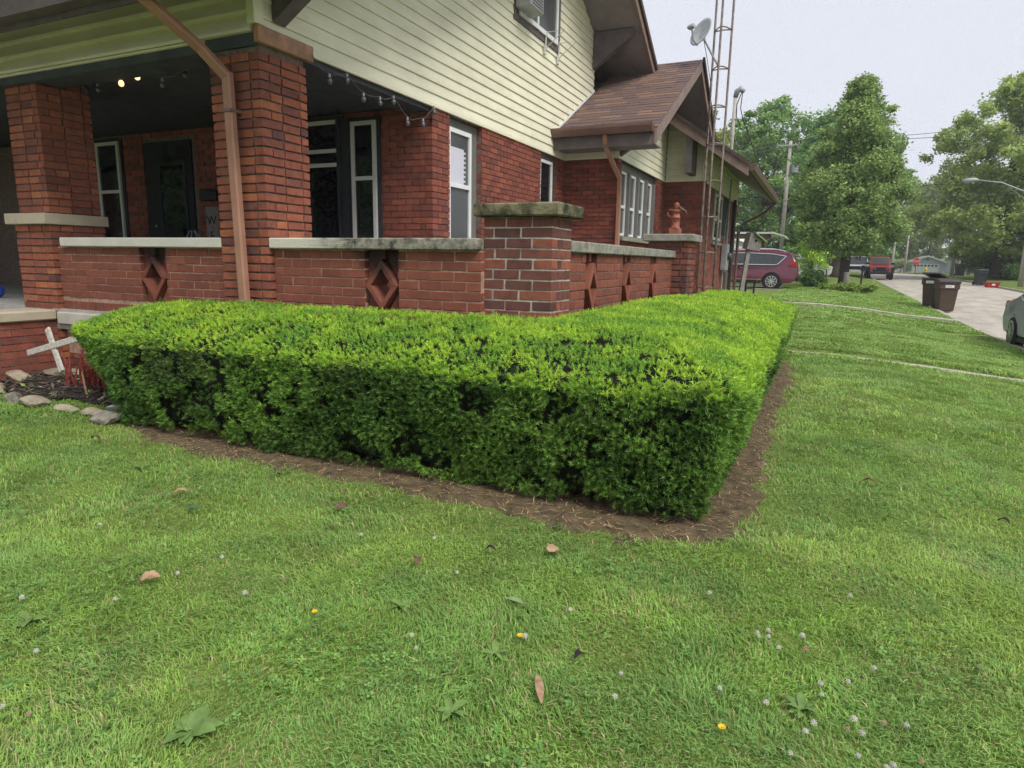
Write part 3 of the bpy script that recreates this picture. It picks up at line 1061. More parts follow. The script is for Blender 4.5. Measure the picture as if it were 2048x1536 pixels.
# upper window with a window air conditioner
uw = win_x(house, .03, 4.62, 6.0, 4.55, 5.9, (5.22,), fr=.06, trim='trim_taupe', tw=(.12, .16))
MB().box(.04, .06, 5.22, 5.27, 4.55, 5.9).build('mullion', 'white_paint', uw)
ac = thing('window_air_conditioner', 'boxy grey window air conditioner projecting from upstairs gable window', 'air conditioner', (.05, 4.7, 4.60))
MB().box(.04, .27, 4.50, 4.93, 4.60, 5.02).build('case', 'metal_grey', ac, bevel=.012)
for i in range(9):
    MB().box(.272, .276, 4.54, 4.89, 4.64 + i * .038, 4.655 + i * .038).build('grille_slat', 'trim_taupe', ac)
wr = thing('bracket_frame', 'thin bent metal bracket frame hanging below upstairs window sill', 'bracket', (.05, 5.9, 4.4))
wr_ = MB()
for yy in (5.55, 6.08):
    wr_.tube([(.05, yy, 4.36), (.05, yy, 4.62)], .012, 5)
    wr_.tube([(.05, yy, 4.38), (.34, yy, 4.60), (.05, yy, 4.60)], .009, 5)
wr_.build('strut', 'white_vinyl', wr)
for yy in (5.55, 6.08):
    MB().box(.027, .05, yy - .03, yy + .03, 4.30, 4.42).build('foot', 'white_vinyl', wr)

# side windows on the ground floor
w1 = win_x(house, -.075, 2.90, 3.46, 1.3, 2.83, (2.18,), fr=.05, tw=(.035, .19))
MB().box(-.0625, -.0605, 2.95, 3.30, 2.20, 2.62).build('blind', 'blind_white', w1)
for i in range(7):
    MB().box(-.0625, -.0605, 3.30, 3.345, 2.24 + .055 * i, 2.262 + .055 * i).build('blind_slat', 'blind_white', w1)
win_x(house, -.075, 5.66, 6.18, 1.3, 2.86, (), fr=.045, glass='glass_dark', tw=(.05, .11))

# string lights under the siding and along the porch
sl = thing('string_lights', 'clear globe bulbs on a thin wire under the siding beside corner pillar', 'string lights', (.03, .5, 2.9))


def string(parent, pts, lit=(), ends=()):
    path = []
    for i, a in enumerate(pts):
        a = Vector(a)
        path.append(a)
        if i < len(pts) - 1:
            b = Vector(pts[i + 1])
            for t in (.25, .5, .75):
                path.append(a.lerp(b, t) - Vector((0, 0, .10 * t * (1 - t) + random.uniform(-.012, .012))))
    MB().tube(path, .0035, 5).build('wire', 'wire_grey', parent)
    for i, a in enumerate(pts):
        if i in ends:
            continue
        s = MB().lathe([(.008, -.005), (.012, -.02), (.012, -.035)], a, 8).build('socket', 'metal_grey', parent)
        MB().lathe([(.006, -.033), (.018, -.045), (.025, -.062), (.022, -.082), (.008, -.092)], a, 10).build('bulb', 'bulb_lit' if i in lit else 'bulb_clear', parent, smooth=True)


string(sl, [(.05, .533, 2.95), (.05, .742, 2.86), (.05, .977, 2.92), (.05, 1.207, 2.81), (.05, 1.461, 2.83), (.05, 1.684, 2.89), (.05, 1.924, 2.735), (.05, 2.217, 2.775), (.05, 2.44, 2.945)], ends=(0,))
sl2 = thing('string_lights', 'porch bulb string between the two pillars with two bulbs glowing warm', 'string lights', (-1.7, .32, 2.9))
string(sl2, [(-2.75, .32, 2.985), (-2.40, .32, 2.91), (-2.06, .32, 2.935), (-1.83, .32, 2.97), (-1.50, .32, 2.87), (-1.20, .32, 2.93), (-.88, .32, 2.965)], lit=(2, 3))

# downspout on the corner pillar
ds = MB()
ds.bar((-.262, -.075, 2.70), (-.20, -.075, .3), .085, .062, (0, 1, 0))
ds.bar((-.262, -.075, 2.66), (-.36, -.24, 2.85), .085, .062, (0, 1, .2))
ds.bar((-.35, -.22, 2.83), (-.50, -.66, 3.14), .085, .062, (0, 1, .2))
dso = ds.build('downspout', 'downspout_tan', house, bevel=.012)
MB().box(-.31, -.205, -.115, -.0, 2.40, 2.425).build('strap', 'trim_brown', dso)

# --- bay with its own cross gable
ZB = 2.952
bay = core_x(MB().box(-.3, .759, 6.635, 10.06, -.1, ZB), .76, .897, 6.635, 10.06, -.1, ZB, [(6.84, 9.40, 1.72, ZB)]).build('bay_wall', 'mortar_dark', house)
bb = wall_bricks('y', 6.62, .0, .91 - .0, .0, ZB - .01, dep=.095, off=.02)
wall_bricks('x', .91, 6.72, 10.06, .0, ZB - .01, sign=1, holes=((6.84, 9.40, 1.72, 2.95),), bl=bb)
bb.build(bay, 'brick_house', single=False)
MB().box(.905, .99, 6.80, 9.44, 1.66, 1.73).build('sill', 'cap_grey', bay, bevel=.006)
MB().box(.761, .83, 6.841, 9.399, 2.83, ZB - .002).build('window_head', 'frame_grey', bay)
for i in range(5):
    y0 = 6.842 + i * .6115
    MB().box(.761, .885, y0, y0 + .115, 1.732, 2.829).build('mullion', 'frame_grey', bay)
for i in range(4):
    y0 = 6.842 + .115 + i * .6115 + .006
    win_x(bay, .80, y0, y0 + .482, 1.76, 2.82, (2.24,), fr=.04, glass='glass_grey', trim='frame_grey', tw=(.0, .0))
BSL = .546
BRY, BRZ = 9.32, 5.06


def zbay(y):
    return BRZ - BSL * abs(y - BRY)


bs = MB().prism([(6.64, ZB), (12.0, ZB), (12.0, zbay(12.0) - .2), (BRY, BRZ - .22), (6.64, zbay(6.64) - .16)], -.3, .90, 'x').build('bay_gable', 'soffit_dark', house)
z = ZB
while z < 4.75:
    z1 = z + .122
    zm = z + .06
    ya, yb = 6.665, 10.05
    if zm > zbay(6.665) - .12:
        ya = BRY - (BRZ - .12 - zm) / BSL
    if yb - ya > .1:
        MB().add([(.895, ya, z), (.924, ya, z), (.925, ya, z + .012), (.912, ya, z1 + .006), (.895, ya, z1 + .006),
                  (.895, yb, z), (.924, yb, z), (.925, yb, z + .012), (.912, yb, z1 + .006), (.895, yb, z1 + .006)],
                 [(0, 1, 2, 3, 4), (9, 8, 7, 6, 5), (0, 5, 6, 1), (1, 6, 7, 2), (2, 7, 8, 3), (3, 8, 9, 4), (4, 9, 5, 0)]).build('siding_board', 'siding_cream', bs)
    if zm < 3.3:
        MB().add([(-.0, 6.65, z), (-.0, 6.608, z), (-.0, 6.607, z + .012), (-.0, 6.62, z1 + .006), (-.0, 6.65, z1 + .006),
                  (.88, 6.65, z), (.88, 6.608, z), (.88, 6.607, z + .012), (.88, 6.62, z1 + .006), (.88, 6.65, z1 + .006)],
                 [(0, 1, 2, 3, 4), (9, 8, 7, 6, 5), (0, 5, 6, 1), (1, 6, 7, 2), (2, 7, 8, 3), (3, 8, 9, 4), (4, 9, 5, 0)]).build('siding_board', 'siding_cream', bs)
    z = z1
MB().box(.87, .932, 6.60, 6.67, ZB - .005, 3.35).build('corner_board', 'siding_cream', bs, bevel=.004)
BX = 1.65
br = MB().prism([(6.08, zbay(6.08) - .16), (BRY, BRZ - .16), (12.5, zbay(12.5) - .16), (12.5, zbay(12.5) - .012), (BRY, BRZ - .012), (6.08, zbay(6.08) - .012)], -3.0, BX - .04, 'x').build('bay_roof', 'roof_dark', house)
MB().prism([(6.10, zbay(6.1) - .178), (BRY, BRZ - .178), (12.5, zbay(12.5) - .178), (12.5, zbay(12.5) - .1605), (BRY, BRZ - .1605), (6.10, zbay(6.1) - .1605)], .93, BX - .045, 'x').build('soffit', 'soffit_taupe', br)
MB().prism([(6.04, zbay(6.04) - .22), (BRY, BRZ - .22), (BRY, BRZ - .02), (6.04, zbay(6.04) - .02)], BX - .04, BX + .005, 'x').build('barge_board', 'fascia_brown', br)
MB().prism([(12.4, zbay(12.4) - .22), (BRY, BRZ - .22), (BRY, BRZ - .02), (12.4, zbay(12.4) - .02)], BX - .04, BX + .004, 'x').build('barge_board', 'fascia_brown', br)
MB().prism([(12.4, zbay(12.4) - .06), (BRY, BRZ - .06), (BRY, BRZ + .03), (12.4, zbay(12.4) + .03)], BX + .0045, BX + .05, 'x').build('roof_edge', 'roof_dark', br)
MB().prism([(5.95, 3.20), (6.05, 3.20), (6.05, 3.33), (5.925, 3.33), (5.92, 3.29)], -.0, BX - .045, 'x').build('gutter', 'gutter_brown', br)
MB().box(.0, BX - .045, 6.052, 6.076, 3.03, 3.30).build('fascia', 'trim_taupe', br)
MB().box(.0, BX - .06, 6.078, 6.605, 3.055, 3.07).build('eave_soffit', 'soffit_taupe', br)
# shingles, tab by tab
sh_len = math.hypot(BRY - 6.06, BSL * (BRY - 6.06))
rows = 26
for i in range(rows):
    s0, s1 = i / rows, (i + 1.25) / rows
    yA, yB = 6.06 + (BRY - 6.06) * s0, min(BRY, 6.06 + (BRY - 6.06) * s1)
    xx = BX - .02 - random.uniform(.0, .3) - .0
    tabs = [BX + .01]
    while tabs[-1] > .03:
        tabs.append(max(.03, tabs[-1] - random.choice((.22, .30, .34, .26)) - (xx - BX) * 0))
    for a, b in zip(tabs[1:], tabs[:-1]):
        if b - a < .04:
            continue
        t = random.choice((.006, .010, .014))
        za, zb_ = zbay(yA) - .010, zbay(yB) - .010
        o = MB().add([(a + .002, yA, za + .001), (b - .002, yA, za + .001), (b - .002, yB, zb_ + .001), (a + .002, yB, zb_ + .001),
                      (a + .002, yA, za + t + .006), (b - .002, yA, za + t + .006), (b - .002, yB, zb_ + .003), (a + .002, yB, zb_ + .003)],
                     [(0, 3, 2, 1), (4, 5, 6, 7), (0, 1, 5, 4), (1, 2, 6, 5), (2, 3, 7, 6), (3, 0, 4, 7)]).build('shingle', random.choice(('shingle', 'shingle_b', 'shingle_c', 'shingle')) if 'shingle_b' in MATS else 'shingle', br)
MB().prism([(6.02, 3.27), (6.02, 3.31), (7.92, 4.347), (7.92, 4.307)], .0265, .036, 'x').build('flashing', 'white_paint', house)
bracket(house, 6.68, .93, 3.32, out=.36, drop=.34, th=.12)
bd = MB()
bd.bar((.86, 6.03, 3.22), (.86, 6.10, 3.02), .07, .06, (0, 1, 0))
bd.bar((.86, 6.08, 3.05), (.965, 6.56, 2.62), .07, .06, (0, 1, .2))
bd.bar((.965, 6.57, 2.66), (.975, 6.575, .6), .07, .06, (0, 1, 0))
bd.build('downspout', 'downspout_tan', house, bevel=.01)

# --- rear wing: gable end towards the camera, eave along the side
wg = MB().box(-.3, 1.70 - .006, 10.07 + .006, 15.9, -.1, ZB).build('wing_wall', 'mortar_dark', house)
wbk = wall_bricks('y', 10.07, .92, 1.70, .0, ZB - .01, dep=.095)
wall_bricks('x', 1.70, 10.17, 15.9, .0, ZB - .01, sign=1, holes=((11.5, 12.9, 1.8, 2.95), (13.1, 14.2, 2.0, 2.95)), bl=wbk)
wbk.build(wg, 'brick_house', single=False)
WRX, WRZ, WSL = 0.0, 4.95, .68


def zw(x):
    return WRZ - WSL * abs(x - WRX)


wc = MB().prism([(-.2, ZB), (1.69, ZB), (1.69, zw(1.69) - .18), (0, WRZ - .18), (-.2, WRZ - .3)], 10.08, 15.88, 'y').build('wing_gable', 'soffit_dark', house)
z = ZB
while z < 4.7:
    z1 = z + .122
    zm = z + .06
    xb = min(1.66, (WRZ - .15 - zm) / WSL)
    if xb > .96:
        MB().add([(.93, 10.09, z), (.93, 10.048, z), (.93, 10.046, z + .012), (.93, 10.07, z1 + .006), (.93, 10.09, z1 + .006),
                  (xb, 10.09, z), (xb, 10.048, z), (xb, 10.046, z + .012), (xb, 10.07, z1 + .006), (xb, 10.09, z1 + .006)],
                 [(0, 1, 2, 3, 4), (9, 8, 7, 6, 5), (0, 5, 6, 1), (1, 6, 7, 2), (2, 7, 8, 3), (3, 8, 9, 4), (4, 9, 5, 0)]).build('siding_board', 'siding_cream', wc)
    if z < 3.7:
        MB().add([(1.685, 10.1, z), (1.714, 10.1, z), (1.715, 10.1, z + .012), (1.70, 10.1, z1 + .006), (1.685, 10.1, z1 + .006),
                  (1.685, 15.88, z), (1.714, 15.88, z), (1.715, 15.88, z + .012), (1.70, 15.88, z1 + .006), (1.685, 15.88, z1 + .006)],
                 [(0, 1, 2, 3, 4), (9, 8, 7, 6, 5), (0, 5, 6, 1), (1, 6, 7, 2), (2, 7, 8, 3), (3, 8, 9, 4), (4, 9, 5, 0)]).build('siding_board', 'siding_cream', wc)
    z = z1
MB().box(1.665, 1.722, 10.05, 10.11, ZB - .005, 3.6).build('corner_board', 'siding_cream', wc, bevel=.004)
EX = 2.62
wr2 = MB().prism([(EX, zw(EX) - .14), (0, WRZ - .14), (-2.6, zw(2.6) - .14), (-2.6, zw(2.6)), (0, WRZ), (EX, zw(EX))], 9.44, 16.6, 'y').build('wing_roof', 'roof_dark', house)
MB().prism([(EX - .02, zw(EX - .02) - .16), (0, WRZ - .16), (0, WRZ - .1405), (EX - .02, zw(EX - .02) - .1405)], 9.47, 16.55, 'y').build('soffit', 'soffit_taupe', wr2)
MB().prism([(EX, zw(EX) - .23), (0, WRZ - .23), (0, WRZ - .03), (EX, zw(EX) - .03)], 9.40, 9.438, 'y').build('barge_board', 'fascia_brown', wr2)
MB().prism([(EX, zw(EX) - .05), (0, WRZ - .05), (0, WRZ + .03), (EX, zw(EX) + .03)], 9.37, 9.399, 'y').build('roof_edge', 'roof_dark', wr2)
MB().prism([(EX + .01, zw(EX) - .13), (EX + .11, zw(EX) - .13), (EX + .13, zw(EX) - .02), (EX + .01, zw(EX) - .02)], 9.42, 16.6, 'y').build('gutter', 'gutter_brown', wr2)
MB().box(1.42, 1.54, 9.47, 10.056, ZB + .10, 3.85).build('bracket', 'trim_taupe', house)
MB().tube([(2.66, 16.45, 3.05), (2.4, 16.45, 2.78), (1.85, 16.3, 2.45), (1.78, 15.95, 2.2), (1.78, 15.93, .4)], .045, 7).build('downspout', 'gutter_brown', house)
wx = win_x(wg, 1.705, 11.62, 12.75, 1.85, 2.86, (2.3,), fr=.05, mt='white_vinyl', glass='glass_dark', trim='frame_grey', tw=(.08, .1))
MB().box(1.69, 1.76, 11.5, 12.9, 1.74, 1.80).build('sill', 'cap_grey', wg)
MB().box(1.69, 1.712, 13.1, 14.2, 2.0, 2.94).build('panel', 'porch_dark', wg)
MB().box(1.70, 1.78, 14.9, 15.06, -.1, 3.0).build('post', 'porch_dark', wg)
# electric meter and conduits on the wing wall
mt_ = thing('electric_meter', 'grey electric meter box with conduit on rear brick wall beside tower', 'meter', (1.78, 13.4, 1.3))
MB().box(1.715, 1.86, 13.2, 13.62, 1.15, 1.80).build('case', 'metal_grey', mt_, bevel=.012)
MB().lathe([(.09, 0), (.10, .03), (.085, .08), (.03, .10)], (1.86, 13.41, 1.5), 14, 'x').build('dial', 'glass_grey', mt_, smooth=True)
MB().tube([(1.76, 13.75, 1.2), (1.76, 13.75, 3.4)], .022, 8).tube([(1.76, 13.3, 1.8), (1.78, 13.2, 2.3), (1.77, 13.6, 2.75)], .014, 6).tube([(1.76, 13.4, 1.15), (1.76, 13.4, .2)], .02, 7).build('conduit', 'metal_grey', mt_)
MB().box(1.72, 1.80, 13.75, 14.15, .0, 1.1).build('backboard', 'wood_dark', mt_)
ms = thing('service_mast', 'pale service mast with drooping wires rising above the rear roof', 'mast', (1.5, 14.6, 3.9))
MB().tube([(1.56, 14.8, 3.4), (1.57, 14.8, 5.62)], .045, 10).build('pipe', 'pole_wood', ms, smooth=True)
MB().tube([(1.57, 14.8, 5.58), (1.60, 14.8, 5.72), (1.68, 14.8, 5.78), (1.78, 14.8, 5.70)], [.06, .075, .08, .05], 10).build('weather_head', 'metal_grey', ms, smooth=True)
MB().tube([(1.74, 14.8, 5.70), (1.72, 14.8, 5.3), (1.82, 14.8, 4.95), (1.95, 14.9, 4.72)], .012, 6).tube([(1.72, 14.8, 5.70), (1.62, 14.8, 5.4), (1.63, 14.8, 5.1), (1.75, 14.8, 4.85)], .012, 6).build('wire', 'wire_black', ms)
MB().box(1.48, 1.70, 14.76, 14.84, 5.02, 5.05).build('clamp', 'metal_grey', ms)

# porch clutter at the far left
gr = thing('gas_grill', 'black covered grill standing on porch behind left pillar', 'grill', (-4.6, 1.3, .75))
MB().box(-5.2, -4.25, 1.0, 1.6, 1.05, 1.45).build('fire_box', 'metal_dark', gr, bevel=.03)
MB().prism([(-5.2, 1.452), (-4.25, 1.452), (-4.32, 1.70), (-4.5, 1.80), (-4.95, 1.80), (-5.13, 1.70)], 1.02, 1.58, 'y').build('lid', 'black_plastic', gr, bevel=.02)
for xx in (-5.1, -4.35):
    for yy in (1.06, 1.54):
        MB().tube([(xx, yy, .76), (xx, yy, 1.05)], .025, 6).build('leg', 'metal_dark', gr)
MB().box(-5.1, -4.35, 1.08, 1.52, .86, .90).build('shelf', 'metal_dark', gr)
ty = thing('toy_bag', 'blue and magenta bag lying on the porch floor by the steps', 'bag', (-5.02, .55, .75))
ty.scale = (.62, .62, .62)
MB().lathe([(.05, .75), (.14, .80), (.15, .92), (.09, 1.0), (.02, 1.01)], (-5.02, .55, 0), 10).build('bag', 'toy_blue', ty, smooth=True)
MB().lathe([(.03, .752), (.08, .80), (.06, .87), (.01, .88)], (-4.92, .42, 0), 9).build('pouch', 'toy_pink', ty, smooth=True)

# ------------------------------------------------------------------ terrace wall with pedestal and end pier
tw_ = thing('terrace_wall', 'low brick terrace wall with concrete caps, diamond openings and corner pedestal', 'wall', (1.2, .1, 0))
fw = MB().box(-.0, .905, .05 + .006, .26, .0, CAPB).box(1.215, 1.905, .05 + .006, .26, .0, CAPB).box(.9, 1.22, .075, .26, .0, .90).build('front_wall', 'mortar_pink', tw_)
wall_bricks('y', .05, .005, 1.905, .68, CAPB - .012, holes=((.905, 1.215, .86, 1.4),), off=.09).build(fw, 'brick_wall')
wall_bricks('y', .05, .005, 1.905, .0, .66, off=.09).build(fw, 'brick_wall', single=False)
diamond(fw, 'y', 1.065, .05, .148, .19, 1.10)
slot_fill(fw, 'y', 1.065, .05, .148, .19, 1.10, .155, .88, CAPB)
MB().box(.0 + .004, 1.898, -.005, .30, CAPB, CAPT).build('cap', 'cap_painted', fw, bevel=.008)
PX0, PX1, PY0, PY1 = 1.900, 2.415, .10, .47
pd = MB().box(PX0 + .006, PX1 - .006, PY0 + .006, PY1 - .006, -.1, 1.59).build('pedestal', 'mortar_pale', tw_)
pb = Bricks()
z = 1.5856
k = 0
while z - .0702 > .30:
    za, zb_ = z - .0702 + .012, z
    w = PX1 - PX0
    cs = [.168, .368] if k % 2 == 0 else [.078, .275]
    cs = [0] + [c + random.uniform(-.008, .008) for c in cs] + [w]
    d = .095
    for i in range(3):
        a, b = cs[i] + (.006 if i else 0), cs[i + 1] - (.006 if i < 2 else 0)
        pb.put(PX0 + a, PX0 + b - (0 if (i < 2 or k % 2 == 0) else 0), PY0, PY0 + d, za, zb_)
    ys_ = [PY0 + d + .011, PY0 + .255 if k % 2 else PY0 + .19, PY1]
    for a, b in zip(ys_[:-1], ys_[1:]):
        pb.put(PX1 - d, PX1, a, b - .009, za, zb_)
    z -= .0702
    k += 1
pb.build(pd, 'brick_ped')
MB().box(PX0 - .055, PX1 + .065, PY0 - .06, PY1 + .06, 1.594, 1.681).build('cap', 'cap_moss', pd, bevel=.010)
sw = MB().box(2.20, 2.37 - .006, .47, .93, .0, CAPB + .002).box(2.20, 2.37 - .006, 1.215, 2.0, .0, CAPB + .002).box(2.20, 2.37 - .006, 2.27, 3.07, .0, CAPB + .002).box(2.20, 2.37 - .006, 3.345, 4.2, .0, CAPB + .002).box(2.2, 2.345, .9, 4.2, .0, .86).build('side_wall', 'mortar_dark', tw_)
HS = ((.93, 1.215, .84, 1.4), (2.0, 2.27, .84, 1.4), (3.07, 3.345, .84, 1.4))
wall_bricks('x', 2.37, .475, 4.2, .62, CAPB - .010, sign=1, holes=HS, off=.02).build(sw, 'brick_wall', limit=120)
wall_bricks('x', 2.37, .475, 4.2, .0, .60, sign=1, off=.02).build(sw, 'brick_wall', single=False)
for c_ in (1.072, 2.135, 3.207):
    diamond(sw, 'x', c_, 2.384, .132, .21, 1.09)
    slot_fill(sw, 'x', c_, 2.37, .132, .21, 1.09, .137, .86, CAPB, rec=.085)
MB().box(2.13, 2.407, .476, 4.196, CAPB + .0025, CAPT + .002).build('cap', 'cap_grey', sw, bevel=.008)
ep = MB().box(2.06 + MR, 2.56 - MR, 4.2 + MR, 4.7 - MR, -.1, 1.56).build('end_pier', 'mortar_dark', tw_)
v, h_ = pillar_bricks(2.06, 2.56, 4.2, 4.7, .5, 1.56, 1.556)
v.build(ep, 'brick_ped', limit=60)
h_.build(ep, 'brick_ped', single=False)
MB().box(2.0, 2.62, 4.14, 4.76, 1.565, 1.653).build('cap', 'cap_grey', ep, bevel=.010)
MB().box(.0, 2.2, .26, 6.6, .3, .70).build('terrace_floor', 'concrete', tw_)

# hand pump ornament on the end pier
hp = thing('hand_pump', 'rust red cast iron hand pump ornament on end pier cap', 'hand pump', (2.33, 4.45, 1.653))
hp.scale = (.82, .82, .74)
c0 = (2.33, 4.45)
MB().box(2.245, 2.415, 4.365, 4.535, 1.653, 1.755).build('base', 'pump_red', hp, bevel=.012)
MB().lathe([(.085, 1.755), (.075, 1.775), (.062, 1.79), (.062, 1.92), (.072, 1.925), (.072, 1.945), (.060, 1.95), (.058, 2.02), (.075, 2.03), (.078, 2.05), (.05, 2.06)], (c0[0], c0[1], 0), 14).build('barrel', 'pump_red', hp, smooth=True)
MB().tube([(c0[0] - .04, c0[1], 1.95), (c0[0] - .10, c0[1] - .01, 1.955), (c0[0] - .125, c0[1] - .01, 1.99), (c0[0] - .12, c0[1] - .01, 2.03)], [.022, .020, .018, .015], 8).build('spout', 'pump_red', hp, smooth=True)
MB().box(c0[0] - .11, c0[0] + .10, c0[1] - .05, c0[1] + .05, 2.06, 2.073).build('plate', 'pump_red', hp, bevel=.004)
MB().tube([(c0[0], c0[1], 2.07), (c0[0], c0[1], 2.12), (c0[0] + .005, c0[1], 2.16), (c0[0] + .015, c0[1], 2.185)], [.035, .04, .04, .018], 10).build('knob', 'pump_red', hp, smooth=True)
MB().tube([(c0[0] + .03, c0[1], 2.13), (c0[0] + .09, c0[1], 2.07), (c0[0] + .14, c0[1], 2.04), (c0[0] + .155, c0[1], 1.99)], [.016, .02, .016, .012], 8).build('handle', 'wood_dark', hp, smooth=True)

# ------------------------------------------------------------------ yew hedge
def chaikin(p, n=2, closed=False):
    p = np.array(p, float)
    for _ in range(n):
        a, b = (p[:-1], p[1:])
        q = np.stack([a * .75 + b * .25, a * .25 + b * .75], 1).reshape(-1, 2)
        p = np.concatenate([p[:1], q, p[-1:]])
    return p


H_OUT = chaikin([(-1.50, -.05), (-1.66, -.30), (-1.55, -.66), (-1.05, -.90), (-.3, -.975), (1.0, -.985), (2.4, -.965), (3.35, -.985), (3.74, -.93),
                 (3.80, -.60), (3.80, 1.0), (3.79, 3.0), (3.78, 5.0), (3.74, 6.6), (3.55, 7.05), (3.0, 7.15), (2.55, 7.1)], 2)
H_IN = np.array([(2.53, 7.05), (2.66, 4.8), (2.66, 4.1), (2.47, 3.9), (2.47, .05), (2.44, .03), (1.9, .02), (1.85, -.03), (.05, -.03), (-.5, -.10), (-1.5, -.06)])


def polyline_dist(px, py, poly):
    d = np.full(px.shape, 1e9)
    for a, b in zip(poly[:-1], poly[1:]):
        ab = b - a
        t = np.clip(((px - a[0]) * ab[0] + (py - a[1]) * ab[1]) / (ab @ ab), 0, 1)
        d = np.minimum(d, np.hypot(px - a[0] - t * ab[0], py - a[1] - t * ab[1]))
    return d


def inside(px, py, poly):
    r_ = np.zeros(px.shape, bool)
    n = len(poly)
    j = n - 1
    for i in range(n):
        xi, yi, xj, yj = *poly[i], *poly[j]
        c = ((yi > py) != (yj > py)) & (px < (xj - xi) * (py - yi) / (yj - yi + 1e-12) + xi)
        r_ ^= c
        j = i
    return r_


H_POLY = np.concatenate([H_OUT, H_IN])
EDGE = .735


def hedge_top(x, y, d=None):
    if d is None:
        d = polyline_dist(x, y, H_OUT)
    z = EDGE - .055 * np.exp(-(d / .06) ** 2) + .205 * (1 - np.exp(-(d / .42) ** 1.4))
    z += .022 * (vnoise(x + 9, y + 3, .55) - .5) + .012 * (vnoise(x + 2, y + 7, .17) - .5)
    return z - .05 * ss(5.2, 7.2, y)


def side_off(v):
    """how far the outer face stands in from the top outline at relative height v"""
    return .095 * (1 - v) ** 1.5 + .05 * np.clip((v - .88) / .12, 0, 1) ** 2


segl = np.hypot(*(H_OUT[1:] - H_OUT[:-1]).T)
cum = np.concatenate([[0], np.cumsum(segl)])


def out_path(s):
    i = np.clip(np.searchsorted(cum, s, side='right') - 1, 0, len(segl) - 1)
    t = (s - cum[i]) / segl[i]
    p = H_OUT[i] * (1 - t)[:, None] + H_OUT[i + 1] * t[:, None]
    d = (H_OUT[i + 1] - H_OUT[i]) / segl[i][:, None]
    return p, np.stack([d[:, 1], -d[:, 0]], 1)         # outward normal (path runs counter-clockwise seen from outside right)


def face_points(s, v):
    p, n = out_path(s)
    end = np.clip((-.7 - p[:, 0]) / .9, 0, 1)             # the left end leans far out over the bed
    off = side_off(v) + end * .42 * (1 - v) ** 1.3 + .11 * np.clip(n[:, 0], 0, 1) * (1 - v) ** 1.1
    off = off - .05 * (vnoise(s * 1.0, v * .8 + 5, .16) - .5) - .05 * (vnoise(s, v + 2, .45) - .5)
    z = .015 + v * (EDGE - .02) + .05 * (1 - v) * (vnoise(s, 0 * s + 3.3, .3))
    q = p - n * off[:, None]
    nn = np.stack([n[:, 0], n[:, 1], np.where(v > .85, (v - .85) * 4, -.15 + .3 * v)], 1)
    return np.stack([q[:, 0], q[:, 1], z], 1), nn / np.linalg.norm(nn, axis=1)[:, None]


def shoots(P, N, length, nneed, needle, wid, cols, spread=.9, tipcol=None):
    """needled shoots: P base points, N directions"""
    n = len(P)
    N = N / np.linalg.norm(N, axis=1)[:, None]
    ref = rng.normal(size=(n, 3))
    S = np.cross(N, ref)
    S /= np.linalg.norm(S, axis=1)[:, None]
    T = np.cross(N, S)
    V = np.empty((n, nneed, 3, 3), np.float32)
    Cc = np.empty((n, nneed, 3, 3), np.float32)
    for j in range(nneed):
        f = (j + .5) / nneed
        ang = j * 2.4 + rng.uniform(0, .8, n)
        base = P + N * (length * f * .85)[:, None]
        rad = S * np.cos(ang)[:, None] + T * np.sin(ang)[:, None]
        lean = .35 + .75 * f + rng.normal(0, .18, n)
        d = rad * spread + N * lean[:, None]
        d[:, 2] += .12
        d /= np.linalg.norm(d, axis=1)[:, None]
        w = np.cross(d, rad + .4 * rng.normal(size=(n, 3)))
        w /= np.linalg.norm(w, axis=1)[:, None] + 1e-9
        L_ = needle * rng.uniform(.75, 1.25, n)
        V[:, j, 0] = base - w * (wid / 2)
        V[:, j, 1] = base + w * (wid / 2)
        V[:, j, 2] = base + d * L_[:, None]
        c = cols if tipcol is None else cols * (1 - f) + tipcol * f
        Cc[:, j] = c[:, None, :] * rng.uniform(.82, 1.12, (n, 1, 1))
    V = V.reshape(-1, 3)
    return V, Cc.reshape(-1, 3)


def palette(n, a, b, jit=.15):
    t = rng.random((n, 1))
    return (np.array(a) * (1 - t) + np.array(b) * t) * rng.uniform(1 - jit, 1 + jit, (n, 1))


HV, HC = [], []


def hedge_add(P, N, *a, **k):
    v_, c_ = shoots(P, N, *a, **k)
    HV.append(v_)
    HC.append(c_)


# top: fresh pale growth, thinner in a few worn spots
n = 100000
px, py = rng.uniform(-1.75, 3.85, n), rng.uniform(-1.02, 7.2, n)
ok = inside(px, py, H_POLY)
px, py = px[ok], py[ok]
camd_ = np.hypot(px - CAM.x, py - CAM.y)
keep = rng.random(len(px)) < np.clip(4.6 / camd_, .36, 1)
px, py, camd_ = px[keep], py[keep], camd_[keep]
dd = polyline_dist(px, py, H_OUT)
hol = vnoise(px * 1.0 + 31, py * 1.6 + 11, .30) + .55 * vnoise(px + 5, py + 3, .09)
worn = (hol < .27)
pz = hedge_top(px, py, dd)
g = np.stack([(hedge_top(px + .03, py) - pz) / .03, (hedge_top(px, py + .03) - pz) / .03], 1)
NN = np.stack([-g[:, 0], -g[:, 1], np.ones(len(px))], 1) + rng.normal(0, .50, (len(px), 3))
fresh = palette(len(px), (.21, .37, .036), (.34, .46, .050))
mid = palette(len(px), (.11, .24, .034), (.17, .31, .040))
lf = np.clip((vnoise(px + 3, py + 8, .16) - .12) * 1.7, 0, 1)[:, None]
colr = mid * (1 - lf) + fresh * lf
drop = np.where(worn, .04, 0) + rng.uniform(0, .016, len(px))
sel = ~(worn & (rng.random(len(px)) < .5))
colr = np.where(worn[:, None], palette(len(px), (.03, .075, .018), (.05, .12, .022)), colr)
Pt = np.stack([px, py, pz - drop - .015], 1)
near = camd_ < 6.2
